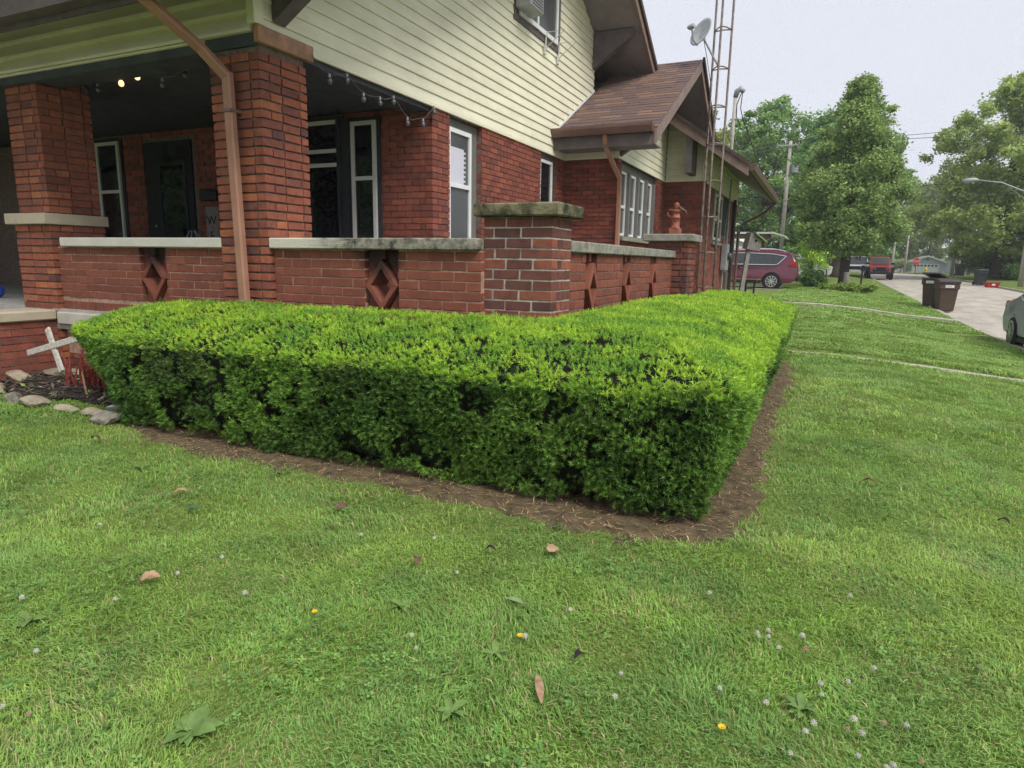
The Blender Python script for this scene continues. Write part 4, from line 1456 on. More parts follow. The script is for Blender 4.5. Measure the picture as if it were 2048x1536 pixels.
for msk, nn_, ln, wd in ((sel & near, 12, .021, .0048), (sel & ~near, 8, .030, .0080)):
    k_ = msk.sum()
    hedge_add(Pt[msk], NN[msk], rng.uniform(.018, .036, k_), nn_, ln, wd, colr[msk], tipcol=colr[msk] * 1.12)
# underlayer of the top: old dark needles
n = 9000
px, py = rng.uniform(-1.75, 3.85, n), rng.uniform(-1.02, 7.2, n)
ok = inside(px, py, H_POLY)
px, py = px[ok], py[ok]
hedge_add(np.stack([px, py, hedge_top(px, py) - .07], 1), np.stack([0 * px, 0 * px, 1 + 0 * px], 1) + rng.normal(0, .6, (len(px), 3)),
          rng.uniform(.03, .06, len(px)), 10, .03, .006, palette(len(px), (.018, .05, .012), (.035, .08, .02)))
# outer faces: darker older foliage with lighter shoot tips
n = 42000
s = rng.uniform(0, cum[-1], n)
vv = rng.random(n) ** .95
P_, N_ = face_points(s, vv)
cd = np.hypot(P_[:, 0] - CAM.x, P_[:, 1] - CAM.y)
keep = rng.random(n) < np.clip(4.5 / cd, .4, 1)
gap = vnoise(s * 1.0 + 17, vv * .75 + 4, .10) + .5 * vnoise(s + 40, vv * .75, .30)
deep = gap < .56
keep &= ~(deep & (rng.random(n) < .72))
P_, N_, s, vv, deep, cd = P_[keep], N_[keep], s[keep], vv[keep], deep[keep], cd[keep]
k_ = len(P_)
P_ = P_ - N_ * (np.where(deep, .07, 0) + rng.uniform(-.006, .030, k_))[:, None]
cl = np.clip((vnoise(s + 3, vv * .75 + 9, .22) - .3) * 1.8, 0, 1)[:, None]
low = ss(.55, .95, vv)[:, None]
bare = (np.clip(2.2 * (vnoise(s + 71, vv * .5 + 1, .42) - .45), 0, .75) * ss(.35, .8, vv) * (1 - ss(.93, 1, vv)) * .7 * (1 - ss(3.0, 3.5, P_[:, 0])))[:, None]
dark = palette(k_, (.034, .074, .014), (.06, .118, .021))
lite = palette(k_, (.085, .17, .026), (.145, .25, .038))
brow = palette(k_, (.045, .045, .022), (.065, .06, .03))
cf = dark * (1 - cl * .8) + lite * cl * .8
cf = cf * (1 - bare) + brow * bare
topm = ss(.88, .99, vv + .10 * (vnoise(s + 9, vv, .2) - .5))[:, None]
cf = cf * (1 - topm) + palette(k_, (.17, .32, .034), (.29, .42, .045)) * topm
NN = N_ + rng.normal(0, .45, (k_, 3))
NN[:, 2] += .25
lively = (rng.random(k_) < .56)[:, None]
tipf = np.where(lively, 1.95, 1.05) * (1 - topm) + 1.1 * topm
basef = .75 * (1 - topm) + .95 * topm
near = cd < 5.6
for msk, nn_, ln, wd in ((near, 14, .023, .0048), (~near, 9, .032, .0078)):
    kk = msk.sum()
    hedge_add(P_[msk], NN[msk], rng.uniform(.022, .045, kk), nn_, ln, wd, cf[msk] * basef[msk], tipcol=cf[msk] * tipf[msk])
# hidden back side, thin
n = 2500
i = rng.integers(0, len(H_IN) - 1, n)
t = rng.random(n)[:, None]
q = H_IN[i] * (1 - t) + H_IN[i + 1] * t
hedge_add(np.stack([q[:, 0], q[:, 1], rng.uniform(.2, .9, n)], 1), rng.normal(0, .6, (n, 3)) + [0, 0, .6], rng.uniform(.03, .06, n), 10, .032, .006,
          palette(n, (.03, .08, .018), (.05, .12, .022)))
HVa, HCa = np.concatenate(HV), np.concatenate(HC)
hedge = thing('yew_hedge', 'long flat topped clipped yew hedge wrapping the brick terrace corner', 'hedge', (1.0, -.5, 0))
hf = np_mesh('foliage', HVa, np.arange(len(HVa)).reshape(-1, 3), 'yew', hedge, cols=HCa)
hf['kind'] = 'stuff'
print('HEDGE TRIS', len(HVa) // 3)
# near-black closed shell under the foliage, added to block light through it
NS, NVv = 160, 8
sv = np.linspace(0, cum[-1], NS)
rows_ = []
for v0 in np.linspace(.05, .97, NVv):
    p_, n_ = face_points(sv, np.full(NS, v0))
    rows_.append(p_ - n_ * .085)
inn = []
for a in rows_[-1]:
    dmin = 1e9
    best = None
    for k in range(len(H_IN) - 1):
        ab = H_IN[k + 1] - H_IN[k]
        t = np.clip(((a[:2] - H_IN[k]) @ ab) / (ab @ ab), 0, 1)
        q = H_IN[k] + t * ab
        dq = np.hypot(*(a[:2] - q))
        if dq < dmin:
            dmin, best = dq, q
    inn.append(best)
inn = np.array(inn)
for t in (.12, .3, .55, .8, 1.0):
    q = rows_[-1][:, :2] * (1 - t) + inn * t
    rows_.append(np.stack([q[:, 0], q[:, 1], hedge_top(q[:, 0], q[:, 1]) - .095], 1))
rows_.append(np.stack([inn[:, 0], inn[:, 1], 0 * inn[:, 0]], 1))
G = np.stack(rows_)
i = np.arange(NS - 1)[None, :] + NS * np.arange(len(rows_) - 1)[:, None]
np_mesh('dark_inner_shell', G.reshape(-1, 3), np.stack([i, i + 1, i + NS + 1, i + NS], -1).reshape(-1, 4), 'hedge_core', hedge, smooth=True)
tr = MB()
for k in range(26):
    s0 = np.array([random.uniform(.6, cum[-1] - 1.5)])
    p_, n_ = out_path(s0)
    b = p_[0] - n_[0] * random.uniform(.30, .55)
    e = p_[0] - n_[0] * random.uniform(.12, .3) + np.array([random.uniform(-.1, .1), random.uniform(-.1, .1)])
    tr.tube([(b[0], b[1], -.02), ((b[0] + e[0]) / 2, (b[1] + e[1]) / 2, .15), (e[0], e[1], .42)], [.02, .014, .008], 5)
tr.build('stems', 'bark', hedge)['kind'] = 'stuff'

# bare earth strip at the foot of the hedge
H_D0 = chaikin([(-.75, -.62), (-.55, -.95), (-.1, -1.10), (1.2, -1.07), (2.2, -1.10), (2.75, -1.15), (3.35, -1.16), (3.72, -.98), (3.82, -.55), (3.85, .3), (3.80, 1.6), (3.84, 3.2), (3.83, 4.9), (3.72, 5.5), (3.5, 5.9)], 2)
H_DI = np.array([(3.2, 5.6), (3.2, -.3), (-.5, -.3)])
D_POLY = np.concatenate([H_D0, H_DI])
gx, gy = np.meshgrid(np.arange(-1.1, 4.2, .03), np.arange(-1.45, 6.2, .03))
sdist = polyline_dist(gx, gy, H_D0) * np.where(inside(gx, gy, D_POLY), 1, -1) + .16 * (vnoise(gx, gy, .16) - .5) + .07 * (vnoise(gx + 3, gy, .05) - .5)
gz = ground(gx, gy) + .010 * np.tanh(sdist / .05) + np.where(sdist > 0, .010 * vnoise(gx, gy, .07) + .008 * vnoise(gx + 7, gy, .035), 0) * np.clip(sdist / .06, 0, 1)
msk = (np.maximum(np.maximum(sdist[:-1, :-1], sdist[1:, 1:]), np.maximum(sdist[1:, :-1], sdist[:-1, 1:])) > -.05)
nx_ = gx.shape[1]
idx = (np.arange(gx.shape[0] - 1)[:, None] * nx_ + np.arange(nx_ - 1)[None, :])[msk]
fc = np.stack([idx, idx + 1, idx + nx_ + 1, idx + nx_], 1)
used, inv = np.unique(fc, return_inverse=True)
dv = np.stack([gx.ravel(), gy.ravel(), gz.ravel()], 1)[used]
tag(np_mesh('bare_earth', dv, inv.reshape(-1, 4), 'dirt', smooth=True), kind='structure')
# mulch bed at the left end
gx, gy = np.meshgrid(np.arange(-3.2, -.4, .05), np.arange(-1.0, .1, .05))
M_POLY = np.array([(-3.2, -.62), (-2.3, -.74), (-1.7, -.66), (-1.15, -.62), (-.7, -.75), (-.45, -.6), (-.45, .1), (-3.2, .1)])
cxm, cym = gx[:-1, :-1] + .025, gy[:-1, :-1] + .025
msk = inside(cxm, cym, M_POLY)
gz = ground(gx, gy) + .012 + .03 * vnoise(gx, gy, .06)
nx_ = gx.shape[1]
idx = (np.arange(gx.shape[0] - 1)[:, None] * nx_ + np.arange(nx_ - 1)[None, :])[msk]
fc = np.stack([idx, idx + 1, idx + nx_ + 1, idx + nx_], 1)
used, inv = np.unique(fc, return_inverse=True)
tag(np_mesh('mulch_bed', np.stack([gx.ravel(), gy.ravel(), gz.ravel()], 1)[used], inv.reshape(-1, 4), 'mulch', smooth=False), kind='structure')

# ------------------------------------------------------------------ lawn grass
def dirt_amount(x, y):
    ins = inside(x, y, D_POLY)
    d = polyline_dist(x, y, H_D0)
    return np.where(ins, 1.0, 0.0), d


def blades(x, y, hgt, wid, cols, lean=1.0):
    n = len(x)
    z = ground(x, y)
    a = rng.uniform(0, 2 * np.pi, n)
    swirl = 6.28 * vnoise(x + 5, y + 2, .45)
    a = np.where(rng.random(n) < .45, swirl + rng.normal(0, .5, n), a)
    d = np.stack([np.cos(a), np.sin(a)], 1)
    w = np.stack([-d[:, 1], d[:, 0]], 1) * (wid / 2)[:, None]
    ln = np.clip(rng.normal(lean, .42, n), .08, 2.0)
    h1 = hgt * .62
    b = np.stack([x, y], 1)
    mid_ = b + d * (ln * hgt * .28)[:, None]
    tip = b + d * (ln * hgt * .85)[:, None]
    V = np.empty((n, 5, 3), np.float32)
    V[:, 0, :2], V[:, 0, 2] = b - w, z - .004
    V[:, 1, :2], V[:, 1, 2] = b + w, z - .004
    V[:, 2, :2], V[:, 2, 2] = mid_ - w * .85, z + h1
    V[:, 3, :2], V[:, 3, 2] = mid_ + w * .85, z + h1
    V[:, 4, :2], V[:, 4, 2] = tip, z + hgt * np.clip(1.05 - .28 * ln, .45, 1)
    o = (np.arange(n) * 5)[:, None]
    Ft = np.concatenate([o + np.array([[0, 1, 3]]), o + np.array([[0, 3, 2]]), o + np.array([[2, 3, 4]])])
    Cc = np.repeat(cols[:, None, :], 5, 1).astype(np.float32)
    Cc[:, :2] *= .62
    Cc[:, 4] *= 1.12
    return V.reshape(-1, 3), Ft, Cc.reshape(-1, 3)


def in_view(x, y, margin=.06):
    dx, dy = x - CAM.x, y - CAM.y
    dep = dx * _f.x + dy * _f.y + (-CAM.z) * _f.z
    u = (dx * _R.x + dy * _R.y - CAM.z * _R.z) / np.maximum(dep, .05)
    w = (dx * _U.x + dy * _U.y - CAM.z * _U.z) / np.maximum(dep, .05)
    return (dep > .2) & (np.abs(u) < 1024 / F_PX + margin + .25) & (w > -768 / F_PX - margin - .15), dep


GV, GF, GC = [], [], []
gofs = 0


def grass_add(v_, f_, c_):
    global gofs
    GV.append(v_)
    GF.append(f_ + gofs)
    GC.append(c_)
    gofs += len(v_)


def grass_zone(n, x0, x1, y0, y1, dmin, dmax, hm, wm):
    x, y = rng.uniform(x0, x1, n), rng.uniform(y0, y1, n)
    vis, dep = in_view(x, y)
    ok = vis & (dep >= dmin) & (dep < dmax) & (x < ROAD_L - .2)
    x, y, dep = x[ok], y[ok], dep[ok]
    ins, dd_ = dirt_amount(x, y)
    rag = vnoise(x + 50, y + 50, .13)
    thin = np.clip((vnoise(x + 90, y + 12, .21) - .70) * 2.6, 0, .75)
    bare_p = np.where(ins > 0, 1 - .55 * np.exp(-dd_ / (.02 + .09 * rag)) - .03 * (rag > .7), np.maximum(thin, .8 * np.exp(-dd_ / (.02 + .11 * (1 - rag)))))
    house_ = ((x < 2.45) & (y > 0)) | ((x < 1.75) & (y > 0)) | inside(x, y, M_POLY)
    walk = (np.abs(y - 6.95 - .02 * x) < .22 + .09 * vnoise(x, y, .2)) & (x > 3.1) | (np.abs(y - 18.5) < .62) & (x > 2.8)
    hed = inside(x, y, H_POLY) & (polyline_dist(x, y, H_OUT) > .30)
    ok = (rng.random(len(x)) > bare_p) & ~house_ & ~hed & ~(walk & (rng.random(len(x)) < .97))
    x, y, dep, dd_, ins = x[ok], y[ok], dep[ok], dd_[ok], ins[ok]
    k = len(x)
    a = np.clip((vnoise(x, y, .8) - .25) * 1.7, 0, 1)[:, None]
    b = np.clip((vnoise(x + 20, y + 9, .28) - .25) * 1.6, 0, 1)[:, None]
    fine = vnoise(x + 41, y + 17, .09)[:, None]
    c = palette(k, (.105, .19, .038), (.155, .25, .052)) * (1 - a) + palette(k, (.145, .225, .046), (.20, .28, .064)) * a
    blu = palette(k, (.085, .165, .055), (.125, .21, .070))
    c = c * (1 - .55 * b) + blu * .55 * b
    c = c * (.80 + .46 * fine)
    far_ = (ss(5.5, 13, dep) * .8)[:, None]
    c = c * (1 - far_) + c.mean(0) * rng.uniform(.85, 1.15, (k, 1)) * far_
    st = (rng.random(k) < .05 + .22 * np.clip(vnoise(x + 77, y + 31, .33) - .62, 0, 1) * 2 + .30 * np.exp(-dd_ / .10))
    c[st] = palette(st.sum(), (.20, .185, .085), (.31, .26, .14))
    hn = vnoise(x + 3, y + 33, .22)
    hh = hm * rng.uniform(.45, 1.45, k) * (.55 + .9 * hn) * np.where(ins > 0, .7, 1)
    wf = np.where(rng.random(k) < .14, rng.uniform(1.5, 2.3, k), rng.uniform(.7, 1.15, k))
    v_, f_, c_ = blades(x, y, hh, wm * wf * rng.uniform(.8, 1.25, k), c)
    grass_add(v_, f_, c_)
    return k


ng = grass_zone(430000, .4, 6.3, -3.6, .2, .2, 3.1, .026, .0029)
ng += grass_zone(360000, -3.2, 7.6, -2.6, 3.0, 3.1, 5.2, .029, .0038)
ng += grass_zone(360000, -4.5, 7.8, -2.2, 7.5, 5.2, 9.0, .034, .0062)
ng += grass_zone(210000, 2.4, 7.8, 1.5, 14.0, 9.0, 15.5, .042, .012)
ng += grass_zone(120000, 1.0, 7.8, 10, 34, 15.5, 33, .055, .028)
print('BLADES', ng)
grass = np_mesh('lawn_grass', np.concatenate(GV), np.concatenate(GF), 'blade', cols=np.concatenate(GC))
tag(grass, 'mown green lawn grass around the clipped hedge', 'grass', kind='stuff')

# dry clippings and needles on the bare strip
n = 26000
s = rng.uniform(.3, cum[-1] * .8, n)
x, y = rng.uniform(-.8, 3.9, n), rng.uniform(-1.3, 5.8, n)
ins = inside(x, y, D_POLY) & (polyline_dist(x, y, H_OUT) < .34)
x, y = x[ins], y[ins]
k = len(x)
a = rng.uniform(0, 6.28, k)
L_ = rng.uniform(.015, .075, k)
z = ground(x, y) + .022 + rng.uniform(0, .012, k)
d = np.stack([np.cos(a), np.sin(a), rng.normal(0, .12, k)], 1)
w = np.stack([-d[:, 1], d[:, 0], 0 * a], 1) * rng.uniform(.0014, .0036, k)[:, None]
p0 = np.stack([x, y, z], 1)
V = np.stack([p0 - w, p0 + w, p0 + d * L_[:, None]], 1).reshape(-1, 3)
cc = palette(k, (.36, .27, .16), (.15, .095, .055), .3)
cc[rng.random(k) < .12] = (.08, .13, .03)
tag(np_mesh('hedge_clippings', V, np.arange(len(V)).reshape(-1, 3), 'blade', cols=np.repeat(cc, 3, 0)), 'dry straw and clippings on bare earth under hedge', 'clippings', kind='stuff')

# clover leaves scattered through the turf
n = 52000
x, y = rng.uniform(-2.2, 6.3, n), rng.uniform(-3.3, 1.6, n)
vis, dep = in_view(x, y)
pat = vnoise(x + 14, y + 44, .5) + .5 * vnoise(x, y + 9, .15)
ok = vis & (dep < 6.5) & (rng.random(n) < np.clip((pat - .78) * 2.8, .035, 1)) & ~inside(x, y, D_POLY) & ~inside(x, y, H_POLY) & ~inside(x, y, M_POLY) & ~((x < 2.5) & (y > -.1))
x, y = x[ok], y[ok]
k = len(x)
V, Fx, Cx = [], [], []
zt = ground(x, y) + rng.uniform(.014, .030, k)
rad = rng.uniform(.0045, .0085, k)
rot = rng.uniform(0, 6.28, k)
nrm = np.stack([rng.normal(0, .3, k), rng.normal(0, .3, k), np.ones(k)], 1)
nrm /= np.linalg.norm(nrm, axis=1)[:, None]
ex = np.cross(nrm, np.array([0, 1.0, 0]))
ex /= np.linalg.norm(ex, axis=1)[:, None]
ey = np.cross(nrm, ex)
base = np.stack([x, y, zt], 1)
cl_ = palette(k, (.075, .165, .045), (.155, .26, .065)) * (.75 + .5 * vnoise(x + 2, y + 2, .2))[:, None]
verts = np.empty((k, 3, 6, 3), np.float32)
for j in range(3):
    th = rot + j * 2.094
    for q, (rr, dt) in enumerate(((0.0, 0), (1.3, -.55), (1.9, -.30), (1.75, 0), (1.9, .30), (1.3, .55))):
        verts[:, j, q] = base + (ex * np.cos(th + dt)[:, None] + ey * np.sin(th + dt)[:, None]) * (rad * rr)[:, None] + nrm * (.0016 * rr)
V = verts.reshape(-1, 3)
o = (np.arange(k * 3) * 6)[:, None]
Fx = np.concatenate([o + np.array([[0, a_, a_ + 1]]) for a_ in range(1, 5)])
tag(np_mesh('clover_leaves', V, Fx, 'clover', cols=np.repeat(cl_, 18, 0)), 'small round clover leaves scattered through the lawn', 'clover', kind='stuff')

# ------------------------------------------------------------------ trees
def crown_mesh(name, parent, clumps, n, leaf, c_dark, c_lite, squash=.8, up=.35, matname='crown', sub=7):
    """leaf-sized faces gathered in twig clusters within each clump; clumps: (x, y, z, radius) in world space"""
    cl = np.array(clumps, float)
    wgt = cl[:, 3] ** 2.2
    ncl = np.maximum(sub, (n * wgt / wgt.sum() / 26)).astype(int)
    P, Cc = [], []
    for (x, y, z, r_), m in zip(cl, ncl):
        u = rng.normal(size=(m, 3))
        u /= np.linalg.norm(u, axis=1)[:, None]
        rr = r_ * rng.random((m, 1)) ** .42
        tw = np.array([x, y, z]) + u * rr * [1, 1, squash]
        per = 26
        q = tw[:, None, :] + rng.normal(0, r_ * .11 + leaf * .5, (m, per, 3)) * [1, 1, .75]
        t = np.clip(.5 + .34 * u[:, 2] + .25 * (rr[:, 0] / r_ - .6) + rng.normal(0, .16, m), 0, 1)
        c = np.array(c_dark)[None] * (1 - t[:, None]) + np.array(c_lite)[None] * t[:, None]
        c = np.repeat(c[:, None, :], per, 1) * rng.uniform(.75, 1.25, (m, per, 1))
        P.append(q.reshape(-1, 3))
        Cc.append(c.reshape(-1, 3))
    P, Cc = np.concatenate(P), np.concatenate(Cc)
    k = len(P)
    nrm = rng.normal(size=(k, 3))
    nrm[:, 2] = np.abs(nrm[:, 2]) + up
    nrm /= np.linalg.norm(nrm, axis=1)[:, None]
    a = np.cross(nrm, rng.normal(size=(k, 3)))
    a /= np.linalg.norm(a, axis=1)[:, None]
    b = np.cross(nrm, a)
    sz = leaf * rng.uniform(.6, 1.3, (k, 1))
    V = np.stack([P - a * sz * .55, P - b * sz * .32, P + a * sz * .55, P + b * sz * .32], 1).reshape(-1, 3)
    o = np_mesh(name, V, np.arange(len(V)).reshape(-1, 4), matname, parent, cols=np.repeat(Cc, 4, 0))
    return o


def tree(label, base, h, prof, n, leaf, c_dark, c_lite, trunk_r=.2, trunk_h=None, nclump=60, group=None, clump_r=.16, name='tree', seed=0, limbs=7, bulge=1.0, cat='tree'):
    """prof: list of (relative height, radius in metres) outlining the crown"""
    x, y, z = base
    r0 = random.Random(seed)
    t = thing(name, label, cat, base, 0, group)
    hs_, rs_ = [p[0] for p in prof], [p[1] for p in prof]
    clumps = []
    for i in range(nclump):
        f = hs_[0] + (hs_[-1] - hs_[0]) * ((i + r0.random()) / nclump)
        rad = float(np.interp(f, hs_, rs_))
        a = i * 2.39996 + r0.uniform(-.5, .5)
        rr = rad * math.sqrt(r0.uniform(.12, 1.0))
        cr_ = max(.35, clump_r * h * r0.uniform(.55, 1.15) * (.55 + .5 * rad / max(rs_)))
        rr = max(0, rr - cr_ * .35)
        clumps.append((x + rr * math.cos(a), y + rr * math.sin(a), z + f * h, cr_))
    for i in range(nclump // 3):                       # ragged outline
        f = r0.uniform(hs_[0], hs_[-1])
        rad = float(np.interp(f, hs_, rs_)) * r0.uniform(.85, 1.02)
        a = r0.uniform(0, 6.28)
        clumps.append((x + rad * math.cos(a), y + rad * math.sin(a), z + f * h + r0.uniform(0, .04) * h, clump_r * h * r0.uniform(.22, .4)))
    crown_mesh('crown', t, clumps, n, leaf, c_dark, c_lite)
    th = trunk_h or h * .62
    wob = [(x + r0.uniform(-.02, .02) * th * f, y + r0.uniform(-.02, .02) * th * f, z - .15 + th * f) for f in (0, .06, .25, .5, .75, 1.0)]
    MB().tube(wob, [trunk_r * 1.5, trunk_r * 1.05, trunk_r * .9, trunk_r * .7, trunk_r * .45, trunk_r * .15], 10).build('trunk', 'bark', t, smooth=True)
    for k in range(limbs):
        c = r0.choice(clumps[:nclump])
        f0 = r0.uniform(.22, .65)
        s = Vector((x, y, z + th * f0))
        e = Vector(c[:3])
        if e.z < s.z:
            e.z = s.z + .5
        mid_ = s.lerp(e, .5) + Vector((0, 0, .08 * h * r0.uniform(-.3, .6)))
        MB().tube([s, mid_, e], [trunk_r * .42, trunk_r * .26, trunk_r * .08], 7).build('limb', 'bark', t, smooth=True)
    return t


def gz_(x, y):
    return float(ground(np.array(float(x)), np.array(float(y)))) if x < ROAD_L else float(zroad(np.array(float(y)))) + .12


G_D, G_L = (.030, .062, .026), (.105, .185, .055)
tree('dense tapering pear tree with dark trunk on lawn beside red van', (5.0, 32.3, gz_(5.0, 32.3)), 9.7,
     [(.185, 1.3), (.235, 2.2), (.34, 2.65), (.47, 2.5), (.62, 2.05), (.78, 1.55), (.90, .95), (1.0, .2)], 66000, .13, (.050, .080, .032), (.155, .215, .070), .24, 7.5, 120,
     clump_r=.075, seed=3, limbs=10, group='street trees')
tree('broad leafy tree behind the utility pole with transformer', (-1.6, 66, gz_(-1.6, 66)), 15.6,
     [(.06, 3.0), (.2, 5.6), (.45, 6.0), (.7, 5.4), (.88, 3.8), (1.0, 1.0)], 34000, .30, (.038, .076, .028), (.135, .215, .062), .45, 12, 80, clump_r=.085, seed=5, group='street trees')
tree('large spreading maple with thick trunk on the far side of the street', (17.2, 62, gz_(17.2, 62)), 15.4,
     [(.12, 3.2), (.24, 6.2), (.42, 7.4), (.62, 6.6), (.80, 5.0), (.93, 2.6), (1.0, .7)], 76000, .25, (.075, .11, .036), (.20, .25, .078), .70, 12, 120, clump_r=.082, seed=9, limbs=4, group='street trees')
tree('low yellow green young tree at right end of red van', (3.4, 40, gz_(3.4, 40)), 5.6,
     [(.15, .8), (.35, 1.25), (.6, 1.2), (.85, .8), (1.0, .2)], 9000, .14, (.10, .17, .03), (.26, .36, .07), .07, 3.6, 26, clump_r=.10, seed=12, group='street trees', limbs=4)
tree('thin young tree with low bright leaves between van and pear tree', (4.3, 46, gz_(4.3, 46)), 4.6,
     [(.35, .6), (.6, 1.3), (.85, 1.1), (1.0, .3)], 5000, .15, (.08, .15, .03), (.22, .32, .07), .05, 3.2, 18, clump_r=.12, seed=13, group='street trees', limbs=3)
tree('stout dark trunked tree behind the pear tree', (4.95, 53, gz_(4.95, 53)), 13,
     [(.24, 2.5), (.45, 4.2), (.7, 3.8), (.9, 2.2), (1.0, .5)], 15000, .26, G_D, G_L, .36, 8, 46, clump_r=.10, seed=14, group='street trees')
bgt = [((8.2, 96), 17, 5.5, 'tall tree behind the red jeep'), ((13.5, 140), 17, 5.0, 'round tree behind the stop sign'), ((21.5, 139), 17, 6.0, 'tree behind the pale blue garage'),
       ((26.5, 118), 15, 5.2, 'tree between garage and white house'), ((-4, 88), 17, 6.0, 'wide tree far behind the carport'), ((2.5, 84), 15, 4.8, 'tree far behind the thin young tree'),
       ((24.5, 150), 17, 7.0, 'dense tree behind right side of the garage'), ((10.5, 148), 17, 7.0, 'dense tree behind the thin poles'), ((-8, 60), 14, 5.2, 'dark tree behind the carport roof'), ((28, 84), 16, 6.0, 'tree behind the white house at right'), ((25.0, 70), 12, 4.2, 'tree at right edge beyond the leaning pole'),
       ((5.8, 112), 16, 5.5, 'distant tree seen above the jeep'), ((-13, 75), 16, 6, 'far tree behind the rear roof of the house'), ((18.2, 150), 18, 6, 'far tree over the garage ridge')]
for i, ((bx, by), bh, brr, lab) in enumerate(bgt):
    tree(lab, (bx, by, gz_(bx, by)), bh, [(.05, brr * .55), (.2, brr * .95), (.45, brr), (.7, brr * .85), (.9, brr * .5), (1.0, brr * .12)], 8000, .45,
         (.030, .066, .026), (.10 + .03 * (i % 3), .18 + .02 * (i % 2), .055), .3, bh * .6, 42, clump_r=.10, seed=30 + i, limbs=4, group='trees beyond the street')


def bush(label, base, w, h, n, leaf, cd, cl, seed, group='shrubs by the far houses', name='shrub'):
    r0 = random.Random(seed)
    t = thing(name, label, 'shrub', base, 0, group)
    cs = [(base[0] + r0.uniform(-1, 1) * w * .38, base[1] + r0.uniform(-1, 1) * w * .3, base[2] + h * r0.uniform(.25, .75), h * r0.uniform(.28, .42)) for _ in range(14)]
    crown_mesh('foliage', t, cs, n, leaf, cd, cl)
    st = MB()
    st.tube([(base[0], base[1], base[2] - .05), (base[0] + .1, base[1], base[2] + h * .5)], [.05, .02], 6)
    st.build('stem', 'bark', t)
    return t


bush('big weeping shrub in front of the grey roof at right', (16.4, 63.5, gz_(16.4, 63.5)), 4.2, 2.9, 5000, .2, (.035, .07, .022), (.12, .19, .055), 2)
bush('low shrub at foot of the large maple trunk', (19.0, 60.5, gz_(19, 60.5)), 4.5, 1.3, 3500, .2, (.035, .08, .025), (.12, .2, .06), 4)
bush('pale shrub at left corner of the blue garage', (15.6, 122, .35), 2.6, 2.4, 2500, .25, (.06, .10, .05), (.18, .22, .11), 6)
bush('low green shrub behind the rear bumper of red van', (3.7, 31.5, gz_(3.7, 31.5)), .9, .9, 1500, .12, (.04, .09, .03), (.10, .17, .05), 8)
bush('mound of daylily leaves round the grey stump', (5.1, 29.6, gz_(5.1, 29.6)), 2.6, .34, 1800, .14, (.06, .10, .02), (.11, .16, .032), 10)

# stump post
stp = thing('wooden_post', 'short weathered grey post in the leafy mound before pear tree', 'post', (5.05, 29.5, gz_(5.05, 29.5)))
zz = gz_(5.05, 29.5)
MB().tube([(5.05, 29.5, zz - .1), (5.05, 29.5, zz + .55), (5.04, 29.5, zz + .88)], [.13, .12, .115], 9).build('post', 'wood_grey', stp)

# ------------------------------------------------------------------ vehicles (local: +x forward, origin on the ground)
def wheel(parent, x, y, r_=.34, w=.22, side=1, spokes=10, rim='alloy'):
    """side +1: outer face towards +y"""
    wh = MB().lathe([(r_ * .70, -w / 2), (r_ * .95, -w / 2), (r_, -w / 2 + .03), (r_, w / 2 - .03), (r_ * .95, w / 2), (r_ * .72, w / 2)], (x, y, r_), 26, 'y').build('wheel', 'tyre', parent, smooth=False, local=True)
    yo = y + side * (w / 2 + .002)
    rm = MB()
    rm.lathe([(r_ * .74, -.012), (r_ * .74, .012), (r_ * .66, .014), (r_ * .66, -.012)], (x, yo, r_), 24, 'y')
    rm.build('rim', rim, wh, local=True)
    MB().lathe([(r_ * .66, -.004), (r_ * .66, .004)], (x, yo - side * .03, r_), 20, 'y').build('brake_disc', 'black_plastic', wh, local=True)
    sp = MB()
    for k in range(spokes):
        a = 2 * math.pi * k / spokes
        ca, sa = math.cos(a), math.sin(a)
        p0 = Vector((x + ca * r_ * .10, yo, r_ + sa * r_ * .10))
        p1 = Vector((x + ca * r_ * .70, yo, r_ + sa * r_ * .70))
        sp.bar(p0, p1, r_ * .13, .03, (0, 1, 0))
    sp.lathe([(r_ * .16, -.02), (r_ * .16, .02), (r_ * .10, .028)], (x, yo, r_), 12, 'y')
    s_ = sp.build('spokes', rim, wh, local=True)
    return wh


def body(profile, w, tuck=.06, name='body', m='car_maroon', parent=None, bevel=.05, top_in=0.0, zsplit=None):
    """side outline extruded across the car; points above zsplit lean inwards"""
    n = len(profile)
    vs = []
    for sgn in (-1, 1):
        for (x, z) in profile:
            yy = w / 2
            if zsplit is not None and z > zsplit:
                yy -= top_in * (z - zsplit)
            if z < .45:
                yy -= tuck * (.45 - z) / .45
            vs.append((x, sgn * yy, z))
    fs = [tuple(range(n)), tuple(range(2 * n - 1, n - 1, -1))]
    for i in range(n):
        j = (i + 1) % n
        fs.append((i, n + i, n + j, j))
    mb_ = MB().add(vs, fs)
    return mb_.build(name, m, parent, bevel=bevel, local=True, smooth=False)


def side_panel(poly, w, zsplit, top_in, off, thick=.012):
    """flat panel that follows the leaning side, both sides, given in x,z"""
    out = []
    for sgn in (-1, 1):
        m = MB()
        n = len(poly)
        f = lambda z: w / 2 - (top_in * (z - zsplit) if z > zsplit else 0)
        vs = [(x, sgn * (f(z) + off), z) for x, z in poly] + [(x, sgn * (f(z) + off - thick), z) for x, z in poly]
        fs = [tuple(range(n)), tuple(range(2 * n - 1, n - 1, -1))] + [(i, n + i, n + (i + 1) % n, (i + 1) % n) for i in range(n)]
        out.append(m.add(vs, fs))
    return out


def outline(poly, w, zsplit, top_in, off, r_):
    out = []
    for sgn in (-1, 1):
        f = lambda z: w / 2 - (top_in * (z - zsplit) if z > zsplit else 0)
        pts = [(x, sgn * (f(z) + off), z) for x, z in poly]
        out.append(MB().tube(pts + [pts[0]], r_, 6))
    return out


